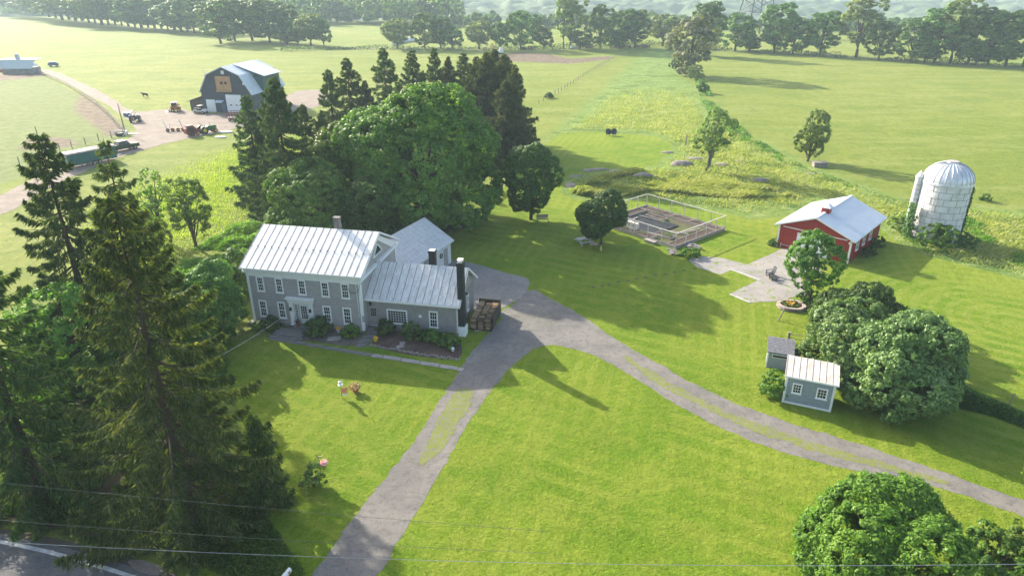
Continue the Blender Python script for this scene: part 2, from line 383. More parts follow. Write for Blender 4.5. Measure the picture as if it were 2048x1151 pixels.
sheet('parking_pad', P((872,530),(905,518),(950,527),(1010,545),(1058,556),(1060,570),(1045,592),(1012,614),(985,620),(930,620),(860,600),(840,560)), .013, m_pad, .12, .3, 2)
for i, pl in enumerate([P((912,780),(942,775),(948,795),(920,845),(885,895),(850,930),(832,930),(858,872)), P((1250,708),(1300,740),(1370,782),(1450,822),(1560,862),(1660,895),(1790,932),(1900,962),(1895,972),(1780,940),(1640,906),(1530,870),(1430,828),(1350,786),(1290,750),(1240,714)), P((1000,618),(1040,612),(1075,608),(1125,625),(1110,650),(1060,655),(1025,645),(1000,640))]):
    sheet('grass_strip', pl, .017, m_strip if i < 2 else m_sparse, .35, .2, 10+i)
sheet('road', P((-400,1020),(-100,1052),(0,1066),(150,1098),(300,1142),(420,1190),(560,1300),(-400,1500)), .010, m_road, .05, .5, 4)
m_paint = mat('road_paint', (.62, .62, .6), .7, .35, 2.5, sc2=9)
sheet('road_edge_line', P((-100,1066),(0,1078),(60,1090),(130,1107),(220,1133),(300,1160),(380,1195),(380,1202),(295,1166),(215,1141),(125,1114),(55,1097),(0,1086),(-100,1074)), .015, m_paint, .03, .3, 5)
sheet('road_shoulder', P((-100,1040),(0,1054),(150,1085),(290,1122),(380,1160),(440,1190),(420,1200),(300,1150),(150,1104),(0,1070),(-100,1056)), .006, gravelmat('shoulder_dirt', (.14, .11, .08), (.09, .085, .06), (.07, .06, .05)), .25, .4, 6)
sheet('road_dirt_patch', P((250,1116),(300,1122),(335,1140),(310,1152),(270,1140)), .012, m_yard, .1, .3, 7)
yard = P((70,136),(110,142),(160,164),(225,196),(262,224),(300,222),(335,218),(365,216),(400,228),(470,226),(560,216),(575,184),(650,178),(655,196),(640,212),(600,225),(540,240),(470,258),(440,266),(380,276),(320,290),(250,310),(180,338),(120,365),(60,400),(-40,450),(-120,480),(-120,440),(0,395),(90,345),(180,305),(240,285),(275,270),(268,250),(245,232),(215,210),(160,180),(110,155),(66,144))
sheet('farm_yard', yard, .03, m_yard, .8, .8, 8, sc=.3)
patio_a = P((1375,516),(1400,511),(1440,515),(1500,530),(1540,508),(1580,492),(1600,490),(1640,520),(1600,560),(1560,590),(1545,602),(1500,606),(1470,590),(1512,560),(1460,540),(1440,548),(1395,532))
patio_b = P((1512,562),(1560,566),(1600,575),(1590,600),(1545,603),(1500,606),(1468,588))
sheet('patio', P((1372,518),(1400,512),(1445,516),(1495,529),(1540,508),(1572,494),(1640,510),(1640,545),(1570,560),(1517,561),(1462,540),(1440,549),(1395,534)), .010, m_patio, .12, .25, 12, smooth=0)
sheet('patio_lower', P((1520,558),(1600,545),(1610,590),(1545,603),(1500,605),(1462,586)), .015, m_patio, .14, .25, 13, smooth=0)
m_kerbs = mat('pale_stone', (.5, .47, .42), .8, .3, 4, sc2=12)
for i, (a, b) in enumerate([((1462, 539), (1520, 560)), ((1460, 588), (1500, 605))]):
    pa, pb = at(*a), at(*b); m = MB(); m.bar((*pa, .02), (*pb, .02), .28, .06)
    tag(m.build('stone_edging', m_kerbs), ['pale stone edging between the two paved slabs', 'pale stone edging along the lower paved slab by the lawn'][i], 'edging', 'stone edgings of the patio')
# ---------------------------------------------------------------- far hills and haze come here too
def hill(name, x0, x1, y0, y1, hf, step, m, bumps):
    xs = np.arange(x0, x1, step); ys = np.arange(y0, y1, step); X, Y = np.meshgrid(xs, ys); X = X.ravel(); Y = Y.ravel()
    Z = hf(X, Y)+bumps*(fbm(X, Y, .055, 4, 3))
    nx, ny = len(xs), len(ys); I = np.arange(nx*ny).reshape(ny, nx)
    F = np.stack([I[:-1, :-1], I[:-1, 1:], I[1:, 1:], I[1:, :-1]], -1).reshape(-1, 4)
    return tag(npmesh(name, np.stack([X, Y, Z], 1), F, m), kind='structure')
m_hill = mat('hill_forest', (.035, .065, .018), .9, .5, .03, col2=(.09, .13, .04), sc2=.08)
def h1(x, y):
    r = 1/(1+np.exp((x-700-.1*(y-1200))/190))
    return -35+np.clip((y-950)/650, 0, 1)**1.2*(62+r*14)*(.35+.65*r)+18*(fbm(x, y, .003, 2)-.5)
def h2(x, y): return -35+np.clip((y-2200)/900, 0, 1)*(75+50*(fbm(x, y, .0012, 6)-.4))
hill('hills', -1700, 2000, 950, 1660, h1, 6, m_hill, 26)
hill("distant_hills", -2400, 2500, 2200, 3300, h2, 24, m_hill, 18)
hz = MB(); hz.box(-2590, 2590, -200, 3600, -90, 150)
mh = bpy.data.materials.new('haze_air'); mh.use_nodes = True; tt = mh.node_tree
tt.nodes.remove(tt.nodes['Principled BSDF']); pv = tt.nodes.new('ShaderNodeVolumePrincipled')
pv.inputs['Color'].default_value = (.66, .83, 1, 1); pv.inputs['Density'].default_value = .00026; pv.inputs['Anisotropy'].default_value = .12
tt.links.new(pv.outputs[0], tt.nodes['Material Output'].inputs['Volume'])
haze = hz.build('haze', mh); tag(haze, kind='stuff')
# ================================================================ buildings
mWhite = mat('white_trim', (.78, .78, .76), .5, .08, 6)
mGrey = mat('grey_clapboard', (.39, .37, .355), .65, .12, 2, sc2=10)
mGrey2 = mat('grey_board', (.345, .33, .32), .65, .14, 2, sc2=10)
mShed = mat('bluegrey_board', (.29, .335, .37), .6, .12, 2, sc2=8)
mRoofW = mat('white_metal_roof', (.80, .79, .76), .45, .15, 1.2, col2=(.66, .63, .59), sc2=5, spec=.4)
mRoofG = mat('weathered_metal_roof', (.66, .655, .64), .5, .2, 1.5, col2=(.50, .49, .475), sc2=6, spec=.4, stretch=(2.5, .6, 1))
mSeam = mat('roof_seam', (.20, .19, .18), .7, .3, 4)
mRoofGar = mat('pale_metal_roof', (.56, .57, .58), .5, .18, 2, col2=(.40, .41, .42), sc2=7, stretch=(3, .3, 1))
mFound = mat('foundation_stone', (.28, .28, .27), .9, .3, 3)
mBrick = mat('grey_brick', (.20, .18, .17), .9, .3, 8, sc2=20)
mBlack = mat('black_chimney', (.035, .035, .037), .8, .3, 6, sc2=15)
mDark = mat('dark_metal', (.03, .03, .03), .5, .2, 8)
mStone = mat('flagstone', (.20, .19, .18), .85, .3, 2, sc2=9, bmp=.3)
mStoneL = mat('pale_flagstone', (.36, .33, .31), .85, .3, 3, sc2=11, bmp=.3)
mRed = mat('red_steel', (.33, .028, .025), .45, .15, 1.5, spec=.4)
mWood = mat('weathered_wood', (.30, .25, .20), .85, .3, 5, sc2=15)
mPine = mat('pine_wood', (.50, .30, .15), .7, .3, 3, stretch=(8, 1, .4))
def glassmat():
    m, t, p = nt('window_glass')
    c = mixc(t, ramp(t, noise(t, vec(t), 1.6, 2), .4, .6), (.018, .018, .02), (.05, .048, .045))
    t.links.new(c, p.inputs['Base Color']); p.inputs['Roughness'].default_value = .12; p.inputs['Specular IOR Level'].default_value = .5
    return m
mGlass = glassmat()
def window(parent, o, ux, uz, a0, a1, c0, c1, nx=3, ny=4, trim=.12, m=None, name='window', sill=True, mid=True, t=.05):
    f = MB(); fr = lambda *a: f.frame(o, ux, uz, *a)
    fr(a0, a0+trim, c0, c1, .01, t); fr(a1-trim, a1, c0, c1, .01, t); fr(a0+trim, a1-trim, c1-trim*1.1, c1, .01, t+.01); fr(a0+trim, a1-trim, c0, c0+trim*.8, .01, t)
    if sill: fr(a0-.04, a1+.04, c0-.05, c0-.001, .01, t+.05)
    b0, b1, d0, d1 = a0+trim, a1-trim, c0+trim*.8, c1-trim*1.1
    for i in range(1, nx): x = b0+(b1-b0)*i/nx; fr(x-.012, x+.012, d0, d1, .031, .05)
    for i in range(1, ny):
        z = d0+(d1-d0)*i/ny; w = .035 if mid and i*2 == ny else .012; fr(b0, b1, z-w, z+w, .0315, .052 if w < .03 else .06)
    fo = f.build(name, m or mWhite, parent)
    g = MB(); g.frame(o, ux, uz, b0, b1, d0, d1, .024, .030); g.build('pane', mGlass, fo)
    return fo
X1, Y1, Z1 = (1, 0, 0), (0, 1, 0), (0, 0, 1)
def gable(y0, y1, zt, zr, yr=None):
    yr = (y0+y1)/2 if yr is None else yr; return [(y0, zt), (yr, zr), (y1, zt)]
def roof_slab(prof3, x0, x1, th, axis_='x'):
    (ya, za_), (yb, zb_), (yc, zc_) = prof3
    m = MB(); m.prism([(ya, za_), (yb, zb_), (yc, zc_), (yc, zc_-th), (yb, zb_-th*1.1), (ya, za_-th)], axis_, x0, x1); return m
def seams(prof3, x0, x1, n, side=(0, 1), h=.022, w=.04):
    m = MB()
    for k in range(n+1):
        x = x0+.03+(x1-x0-.06)*k/n
        for sd in side:
            a, b = (prof3[0], prof3[1]) if sd == 0 else (prof3[2], prof3[1])
            m.bar((x, a[0], a[1]+h/2), (x, b[0], b[1]+h/2), w, h)
    return m
# ---------------------------------------------------------------- farmhouse
H0, HR = (-24.65, 58.4), R(-11)
house = thing('farmhouse', 'two storey grey clapboard farmhouse with white standing seam roof and lower side wing', 'house', H0, HR)
W_, D_, ZT, ZR, YR = 11.1, 9.2, 5.65, 8.15, 4.6
b = MB(); b.prism([(0, .25), (0, 5.7), (YR, ZR-.12), (D_, 5.7), (D_, .25)], 'x', 0, W_)
FOPEN = [(a0, a1, 3.38, 5.0) for a0, a1 in ((.87, 1.62), (2.76, 3.52), (5.02, 5.80), (7.30, 8.08), (9.25, 10.05))]+[(a0, a1, .75, 2.5) for a0, a1 in ((.73, 1.53), (2.66, 3.43), (7.21, 8.02), (9.18, 10.02))]+[(3.96, 6.24, 0, 2.95)]
for z in np.arange(.3, 4.9, .3):       # clapboard courses with a shadow gap below each lap
    segs = [(.14, W_-.14)]
    for a0, a1, c0, c1 in FOPEN:
        if c0 < z+.27 and c1 > z: segs = [q for sg in segs for q in ((sg[0], min(sg[1], a0+.03)), (max(sg[0], a1-.03), sg[1])) if q[1]-q[0] > .02]
    for sa, sb in segs: b.prism([(-.001, z), (-.07, z), (-.035, z+.262), (-.001, z+.262)], 'x', sa, sb)
    b.prism([(W_+.001, z), (W_+.07, z), (W_+.035, z+.262), (W_+.001, z+.262)], 'y', .14, D_-.14)
    b.prism([(-.001, z), (-.07, z), (-.035, z+.262), (-.001, z+.262)], 'y', .14, D_-.14)
b.build('wall', mGrey, house)
f = MB(); f.box(.02, W_-.02, .02, D_-.02, 0, .25); f.build('foundation', mFound, house)
tr = MB()
tr.box(-.09, W_+.09, -.095, 0, 4.95, 5.55); tr.box(-.2, W_+.2, -.3, -.0601, 5.551, 5.72)                 # frieze and cornice
tr.box(W_, W_+.06, 0, D_, 5.0, 5.30); tr.box(W_+.001, W_+.3, -.3, D_+.3, 5.301, 5.52)
tr.box(-.06, 0, 0, D_, 5.0, 5.30); tr.box(-.3, -.001, -.3, D_+.3, 5.301, 5.52)
tr.box(-.05, W_+.05, D_, D_+.06, 5.0, 5.55)
for x in (0, W_-.16): tr.box(x-.08 if x == 0 else x, x+.16 if x == 0 else x+.24, -.085, -.0005, .25, 4.949)
for y in (0, D_-.16): tr.box(W_+.0805, W_+.09, y, y+.16, .25, 4.949)
for xx in (W_+.002, -.1):   # rake friezes
    for sg in (0, 1):
        ya, yb = (-.1, YR) if sg == 0 else (D_+.1, YR)
        tr.prism([(ya, 5.62), (yb, ZR-.02), (yb, ZR-.62), (ya+(1.15 if sg == 0 else -1.15), 5.53), (ya, 5.525)], 'x', xx, xx+.1)
tr.build('trim', mWhite, house)
prof = gable(-.45, D_+.45, 5.86, 8.38)
r_ = roof_slab(prof, -.45, W_+.45, .13).build('roof', mRoofW, house)
sn = seams(prof, -.45, W_+.45, 17)
fm = MB()
for s_ in (-.455, W_+.42): fm.prism([(-.46, 5.87), (YR, 8.395), (D_+.46, 5.87), (D_+.46, 5.70), (YR, 8.20), (-.46, 5.70)], 'x', s_, s_+.035)
fm.box(-.42, W_+.42, -.47, -.452, 5.70, 5.87)
fm.build('fascia', mWhite, r_)
for k in range(18):  # snow guard blocks on the front slope, joined into the seam mesh
    x = -.42+(W_+.84)*k/17
    sn.cbox((x, 2.0, 5.86+2.45*(8.38-5.86)/5.05+.05), (.12, .05, .09))
sn.build('seam', mSeam, r_)
ch = MB(); ch.box(6.8, 7.35, 4.9, 5.4, 7.6, 9.25); ch.box(6.76, 7.39, 4.86, 5.44, 9.25, 9.38); ch.build('chimney', mBrick, r_)
O = (0, 0, 0)
for a0, a1 in ((.87, 1.62), (2.76, 3.52), (5.02, 5.80), (7.30, 8.08), (9.25, 10.05)): window(house, O, X1, Z1, a0, a1, 3.43, 4.945, t=.1)
for a0, a1 in ((.73, 1.53), (2.66, 3.43), (7.21, 8.02), (9.18, 10.02)): window(house, O, X1, Z1, a0, a1, .80, 2.5, t=.1)
# triangular attic window in the right gable
tw = MB(); oy = 4.6
for (a, c_), (a2, c2) in (((3.5, 6.15), (5.7, 6.15)), ((5.7, 6.15), (4.6, 7.15)), ((4.6, 7.15), (3.5, 6.15))): tw.bar((W_+.03, a, c_), (W_+.03, a2, c2), .12, .1)
two = tw.build('window', mWhite, house); two['label'] = 'triangular attic window'
g = MB(); g.prism([(3.55, 6.17), (5.65, 6.17), (4.6, 7.1)], 'x', W_+.002, W_+.02); g.build('pane', mGlass, two)
# doorway with white surround
pt = MB()
pt.box(3.95, 4.3, -.28, -.032, .25, 2.62); pt.box(5.9, 6.25, -.28, -.032, .25, 2.62)
pt.box(3.85, 6.35, -.34, -.033, 2.62, 2.98); pt.box(3.72, 6.48, -.5, -.034, 2.98, 3.14); pt.box(4.31, 5.89, -.06, -.002, 2.42, 2.6)
pt.box(3.9, 4.35, -.32, -.0325, .25, .42); pt.box(5.86, 6.3, -.32, -.0325, .25, .42)
pt.build('doorway_surround', mWhite, house)
dr = MB(); dr.box(4.85, 5.75, -.05, -.004, .42, 2.4); dro = dr.build('door', mWhite, house)
window(dro, (0, -.05, 0), X1, Z1, 4.98, 5.62, .95, 2.28, 3, 5, .03, sill=False, mid=False, t=.03)
MB().cbox((5.64, -.09, 1.25), (.05, .06, .12)).build('handle', mDark, dro)
window(house, (0, 0, 0), X1, Z1, 4.36, 4.72, .65, 2.4, 2, 6, .06, sill=False, mid=False, name='sidelight', t=.06)
for x in (4.12, 6.08):
    l_ = MB(); l_.cbox((x, -.36, 1.95), (.15, .14, .26)); l_.cbox((x, -.3, 2.12), (.05, .12, .05)); l_.lathe([(.01, .12), (.11, .0), (.11, -.02)], 8, (x, -.36, 2.09)); l_.build('wall_lantern', mDark, house)
# electric meter and cable, drainpipe at the corner
e = MB(); e.tube([(W_-.35, -.1, 5.0), (W_-.3, -.1, 2.6), (W_-.3, -.1, 1.7)], .03); e.build('conduit', mWhite, house)
e = MB(); e.box(W_-.02, W_+.2, -.16, -.05, 1.2, 1.8); e.blob((W_+.09, -.17, 1.5), (.1, .06, .1)); e.build('electric_meter', mat('meter_grey', (.35, .37, .40), .4, .1), house)
e = MB(); e.tube([(W_-1.1, -.1, 4.6), (W_-1.0, -.14, 4.15), (W_-.6, -.16, 4.05), (W_-.1, -.14, 4.3), (W_, -.1, 4.9)], .02, 6); e.build('service_cable', mDark, house)
# wing
wy0, wy1, wz, wx = 1.0, 7.0, 3.2, 19.85
wb = MB(); wb.prism([(wy0, .3), (wy0, wz), (4.0, 5.35), (wy1, wz), (wy1, .3)], 'x', W_+.01, wx)
for x in np.arange(W_+.25, wx-.05, .2): wb.box(x, x+.05, wy0-.022 if any(a-.06 < x < b_ for a, b_ in ((11.35, 12.2), (13.07, 15.05), (17.15, 18))) else wy0-.05, wy0-.0005, .32, wz)
for y in np.arange(wy0+.1, wy1, .2):
    zt = wz+.0+(2.15/3)*(min(y, 8-y)-wy0)-.08; wb.box(wx+.0005, wx+.022, y, y+.045, .32, min(3.3, zt))
for z in np.arange(3.32, 5.0, .2):
    hw = (5.35-z)/2.15*3-.12
    if hw > .2: wb.box(wx+.0007, wx+.02, 4-hw, 4+hw, z, z+.185)
wb.build('wing_wall', mGrey2, house)
MB().box(W_+.03, wx-.03, wy0+.03, wy1-.03, 0, .3).build('wing_foundation', mFound, house)
wp = gable(wy0-.42, wy1+.42, 3.28, 5.66)
wr = roof_slab(wp, W_+.035, wx+.35, .1).build('wing_roof', mRoofG, house)
seams(wp, W_+.05, wx+.35, 13).build('seam', mSeam, wr)
fb = MB(); fb.prism([(wy0-.44, 3.285), (4, 5.67), (wy1+.44, 3.285), (wy1+.44, 3.08), (4, 5.46), (wy0-.44, 3.08)], 'x', wx+.352, wx+.39)
fb.box(W_+.04, wx+.35, wy0-.46, wy0-.425, 3.07, 3.24); fb.box(wx-.12, wx+.03, wy0-.03, wy0-.0235, .3, 3.1)
fb.build('fascia', mWhite, wr)
wf = MB(); wf.box(W_+.04, wx, wy0-.06, wy0-.0505, 2.72, 3.0)
wf.build('wing_frieze', mGrey2, house)
ow = (0, wy0, 0)
window(house, ow, X1, Z1, 13.07, 15.05, .78, 2.22, 7, 5, .12, mid=False, t=.07)
window(house, ow, X1, Z1, 17.15, 18.0, .72, 2.4, t=.07)
sd = MB(); sd.frame(ow, X1, Z1, 11.35, 11.45, .4, 2.42, .01, .06); sd.frame(ow, X1, Z1, 12.1, 12.2, .4, 2.42, .01, .06); sd.frame(ow, X1, Z1, 11.45, 12.1, 2.33, 2.42, .01, .06); sd.frame(ow, X1, Z1, 11.45, 12.1, .4, 2.33, .012, .035)
sdo = sd.build('door', mGrey2, house); sdo['label'] = 'grey side door under a black lantern'
window(sdo, (0, wy0-.035, 0), X1, Z1, 11.5, 12.05, 1.35, 2.2, 3, 3, .03, mGrey2, sill=False, mid=False, t=.02)
MB().frame(ow, X1, Z1, 11.4, 12.15, .33, .4, .02, .1).build('threshold', mWhite, house)
l_ = MB(); l_.cbox((11.55, wy0-.14, 2.62), (.17, .15, .3)); l_.lathe([(.01, .12), (.13, 0), (.13, -.02)], 8, (11.55, wy0-.14, 2.76)); l_.build('wall_lantern', mDark, house)
l_ = MB(); l_.lathe([(0, 0), (.16, 0), (.15, .03), (0, .05)], 16); pl = l_.build('wall_plate', mWhite, house); pl.rotation_euler = (R(90), 0, 0); pl.location = (16.3, wy0-.03, 1.75)
og = (wx, 0, 0)
window(house, og, Y1, Z1, 3.05, 3.75, 3.5, 4.75, 2, 2, .1, t=.07)
window(house, og, Y1, Z1, 4.3, 5.0, .95, 2.6, 2, 2, .1, t=.07)
l_ = MB(); l_.cbox((wx+.15, 3.95, 3.0), (.2, .12, .2)); l_.build('wall_lantern', mDark, house)
bc = MB(); bc.box(wx+.025, wx+.6, 1.15, 1.8, .95, 7.2); bc.box(wx+.0, wx+.64, 1.11, 1.84, 7.0, 7.18); bc.build('chimney', mBlack, house)
bc = MB(); bc.box(wx+.04, wx+.7, 1.02, 1.95, 0, .95); bc.build('chimney_footing', mWhite, house)
bc = MB(); bc.box(wx+.16, wx+.46, 1.3, 1.65, 7.2, 7.34); bc.box(wx+.06, wx+.56, 1.2, 1.76, 7.45, 7.5)
for dx in (.1, .48): bc.box(wx+dx, wx+dx+.04, 1.24, 1.28, 7.2, 7.46); bc.box(wx+dx, wx+dx+.04, 1.68, 1.72, 7.2, 7.46)
bc.build('chimney_cap', mWhite, house)
bc = MB(); bc.box(16.35, 16.95, 4.15, 4.75, 5.0, 6.95); bc.box(16.3, 17.0, 4.1, 4.8, 6.8, 6.9); bc.build('chimney', mBlack, wr)
MB().box(16.38, 16.92, 4.18, 4.72, 6.951, 7.0).build('chimney_cap', mWhite, wr)
# steps
st = MB(); st.box(3.0, 5.9, -2.25, -.9, 0, .22); st.build('stone_porch', mStone, house)
st = MB(); st.box(2.75, 6.1, -2.6, -2.252, 0, .11); st.box(4.3, 6.0, -.898, -.33, 0, .40); st.build('stone_step', mStone, house)
st = MB(); st.box(11.25, 12.35, .35, .97, 0, .36); st.box(11.2, 12.4, -.15, .348, 0, .2); st.build('stone_step', mStone, house)
st = MB(); st.box(-.3, 1.0, -.7, -.05, 0, .3); st.build('stone_step', mStone, house)
def hw(x, y, z=0):
    c_, s_ = math.cos(HR), math.sin(HR); return (H0[0]+c_*x-s_*y, H0[1]+s_*x+c_*y, z)
# ---------------------------------------------------------------- garage behind the house
GA = math.atan2(.918, .397)
gr = thing('garage', 'low grey garage with plain pale metal roof behind the farmhouse', 'garage', (-6.95, 73.9), GA)   # x runs along the ridge away from the drive side
gx0, gx1 = -11.2, -.3
g = MB(); g.prism([(.0, 0), (.0, 2.7), (3.45, 4.75), (6.9, 2.7), (6.9, 0)], 'x', gx0, gx1)
g.build('wall', mat('garage_white', (.6, .61, .62), .6, .1), gr)
gp = gable(-.35, 7.25, 2.72, 4.98, 3.45)
rr = roof_slab(gp, gx0-.3, gx1+.3, .1).build('roof', mRoofGar, gr)
s_ = MB()
for k in range(7):
    yy = .2+k*.5; s_.box(gx0-.3, gx1+.3, yy, yy+.02, 2.72+(yy+.35)/3.8*2.26+.001, 2.72+(yy+.35)/3.8*2.26+.02)
s_.build('seam', mRoofGar, rr)
for k, (a, c_) in enumerate(((-9.9, -7.3), (-6.4, -3.8))):
    d = MB(); d.box(a, c_, -.06, -.003, 0, 2.3)
    for z in (.55, 1.1, 1.65): d.box(a+.05, c_-.05, -.075, -.061, z, z+.03)
    d.build('garage_door', mat('garage_grey', (.28, .29, .30), .6, .1), gr)
d = MB(); d.box(-2.0, -1.1, -.05, -.003, .1, 2.15); d.build('door', mGrey2, gr)
w_ = MB(); w_.lathe([(.16, 0), (.28, .06), (.3, 0), (.28, -.06), (.16, 0)], 12); wr_ = w_.build('wreath', mat('wreath_green', (.06, .07, .03), .9, .5, 20), gr); wr_.rotation_euler = (R(90), 0, 0); wr_.location = (-2.7, -.09, 1.7)
# ---------------------------------------------------------------- red outbuilding
RB = (32.62, 78.98); RR = R(-42.2)
rb = thing('red_barn', 'red steel outbuilding with white roof and cupola beside the patio', 'barn', RB, RR)
w, L, ze, zr = 8.45, 11.2, 2.85, 4.55
m = MB(); m.prism([(0, 0), (0, ze), (w/2, zr), (w, ze), (w, 0)], 'y', 0, L)
for x in np.arange(.2, w, .28): m.box(x, x+.04, -.025, -.0005, .05, ze+(zr-ze)*(1-abs(x-w/2)/(w/2))-.12)
for y in np.arange(.2, L, .28): m.box(w+.0005, w+.025, y, y+.04, .05, ze-.05); m.box(-.025, -.0005, y, y+.04, .05, ze-.05)
m.build('wall', mRed, rb)
def roof_y(y0, y1, x0, x1, ze, zr, th): 
    m = MB(); xm = (x0+x1)/2; m.prism([(x0, ze), (xm, zr), (x1, ze), (x1, ze-th), (xm, zr-th*1.1), (x0, ze-th)], 'y', y0, y1); return m
mRoofB = mat('bluewhite_steel_roof', (.60, .64, .69), .45, .06, 1)
ro = roof_y(-.4, L+.4, -.45, w+.45, ze+.03, zr+.2, .12).build('roof', mRoofB, rb)
sm = MB()
for y in np.arange(-.3, L+.4, .3):
    for sg in (0, 1):
        xa = -.45 if sg == 0 else w+.45; sm.bar((xa, y, ze+.045), (w/2, y, zr+.215), .025, .02)
sm.bar((w/2, -.4, zr+.22), (w/2, L+.4, zr+.22), .3, .05)
sm.build('seam', mRoofB, ro)
t_ = MB(); t_.prism([(-.47, ze+.04), (w/2, zr+.215), (w+.47, ze+.04), (w+.47, ze-.13), (w/2, zr+.02), (-.47, ze-.13)], 'y', -.44, -.402)
t_.box(w+.451, w+.49, -.4, L+.4, ze-.14, ze+.0); t_.build('fascia', mWhite, ro)
t_ = MB(); t_.box(-.05, .15, -.05, -.026, 0, ze); t_.box(w-.14, w+.06, -.05, -.026, 0, ze); t_.box(w+.026, w+.05, -.026, .14, 0, ze); t_.box(w+.026, w+.05, L-.14, L, 0, ze)
t_.box(.5, w-.5, -.06, -.027, ze-.16, ze-.06); t_.build('trim', mWhite, rb)
cu = MB(); cu.box(w/2-.45, w/2+.45, 2.3, 3.2, zr-.1, zr+.72)
for k in range(5): cu.box(w/2-.35, w/2+.35, 2.27, 2.3, zr+.2+k*.09, zr+.25+k*.09)
cuo = cu.build('cupola', mRed, ro)
c_ = MB(); q = [(w/2-.62, 2.13), (w/2+.62, 2.13), (w/2+.62, 3.37), (w/2-.62, 3.37)]
c_.add([(*a, zr+.72) for a in q]+[(*a, zr+.78) for a in q]+[(w/2, 2.75, zr+1.3)], [(0, 3, 2, 1), (0, 1, 5, 4), (1, 2, 6, 5), (2, 3, 7, 6), (3, 0, 4, 7), (4, 5, 8), (5, 6, 8), (6, 7, 8), (7, 4, 8)])
c_.build('cupola_roof', mRoofB, cuo)
for y in (2.0, 4.4, 6.9): window(rb, (w, 0, 0), Y1, Z1, y, y+.9, 1.0, 2.35, 2, 2, .09, t=.08)
for (x, y) in ((w-.15, -.15), (w+.12, 9.6)): MB().blob((x, y, ze-.35), (.14, .14, .17)).build('flood_light', mWhite, rb)
dd = MB(); dd.box(2.4, 6.0, -.045, -.027, 0, 2.25); dd.box(2.3, 2.4, -.06, -.028, 0, 2.35); dd.box(6.0, 6.1, -.06, -.028, 0, 2.35); dd.box(2.4, 6.0, -.06, -.028, 2.25, 2.35); dd.build('garage_door', mWhite, rb)
MB().cyl((w/2, -.07, 3.6), 'y', .14, .06).build('vent', mRed, rb)
# ---------------------------------------------------------------- silo
def stave_mat():
    m, t, p = nt('silo_staves'); 
    c = mixc(t, ramp(t, noise(t, vec(t), .7, 4, .7), .38, .65), (.62, .63, .65), (.50, .50, .50))
    c = mixc(t, ramp(t, noise(t, vec(t, 'Object', (2, 2, .25)), 2.5, 4, .7), .5, .7, 0, .4), c, (.38, .36, .33))
    t.links.new(c, p.inputs['Base Color']); p.inputs['Roughness'].default_value = .7; return m
silo = thing('silo', 'white concrete block silo with domed ribbed metal cap', 'silo', (53.6, 81.9))
sr, sh = 2.75, 7.35
m = MB(); m.lathe([(sr, 0), (sr, sh), (0, sh)], 48); m.build('wall', stave_mat(), silo, smooth=False)
j = MB(); nr = 9
for k in range(1, nr): j.lathe([(sr+.003, -.02), (sr+.02, -.02), (sr+.02, .02), (sr+.003, .02)], 48, (0, 0, sh*k/nr))
for k in range(nr):
    for q in range(12):
        a = 2*math.pi*(q+.5*(k % 2))/12; j.cbox(((sr+.006)*math.cos(a), (sr+.006)*math.sin(a), sh*(k+.5)/nr), (.03, .035, sh/nr-.05), a)
j.build('joint', mat('mortar_joint', (.20, .17, .16), .9, .3), silo)
d = MB(); pr = [(sr+.12, sh-.1), (sr+.1, sh+.12)]+[((sr+.05)*math.cos(t), sh+.12+2.35*math.sin(t)) for t in np.linspace(.05, 1.33, 12)]; pr += [(.62, sh+2.55), (0, sh+2.6)]
d.lathe(pr, 48); dm = d.build('dome', mat('dome_metal', (.62, .64, .67), .35, .2, 1.5, metal=.35), silo)
rbm = MB()
for k in range(28):
    a = 2*math.pi*k/28; ps = [((sr+.08)*math.cos(t)*math.cos(a), (sr+.08)*math.cos(t)*math.sin(a), sh+.12+2.38*math.sin(t)) for t in np.linspace(.03, 1.33, 9)]
    rbm.tube(ps, .028, 4)
rbm.build('rib', mat('dome_rib', (.42, .44, .47), .4, .2, metal=.3), dm)
MB().lathe([(0, sh+2.6), (.66, sh+2.58), (.66, sh+2.5)], 20).build('hatch', mat('hatch_grey', (.38, .35, .34), .8, .2), dm)
ca = R(160); cx, cy = (sr+.35)*math.cos(ca), (sr+.35)*math.sin(ca)
c_ = MB(); c_.tube([(cx, cy, 0), (cx, cy, sh+.35)], .42, 16); co = c_.build('chute', stave_mat(), silo)
c_ = MB(); c_.lathe([(.5, 0), (.46, .1), (.0, .8)], 16, (cx, cy, sh+.35)); c_.build('chute_cap', mWhite, co)
c_ = MB()
for k in range(1, 12): c_.lathe([(.42, -.02), (.435, -.02), (.435, .02), (.42, .02)], 16, (cx, cy, sh*k/12))
c_.build('joint', mSeam, co)
# ---------------------------------------------------------------- garden sheds
SR = math.atan2(43.52-44.88, 24.24-21.06)
gs = thing('garden_shed', 'bluegrey lean-to shed with two white windows and rusty metal roof beside the drive', 'shed', (21.06, 44.88), SR)
m = MB(); m.prism([(0, .05), (0, 2.42), (2.3, 2.75), (2.3, .05)], 'x', 0, 3.46)
for x in np.arange(.3, 3.4, .3): m.box(x, x+.02, -.012, -.0005, .1, 2.4)
m.build('wall', mShed, gs)
m = MB(); m.box(-.03, .13, -.035, -.0125, .0, 2.42); m.box(3.33, 3.49, -.035, -.0125, 0, 2.42); m.box(.13, 3.33, -.035, -.0125, 0, .17); m.box(.13, 3.33, -.035, -.0125, 2.28, 2.42)
m.box(-.04, -.001, 0, .12, 0, 2.4); m.box(3.461, 3.5, -.035, .12, 0, 2.4); m.box(3.461, 3.5, 2.18, 2.3, 0, 2.6); m.build('trim', mWhite, gs)
mRust = mat('rusty_roof', (.60, .56, .53), .6, .3, 1.4, col2=(.48, .38, .33), sc2=5, stretch=(1.6, .7, 1))
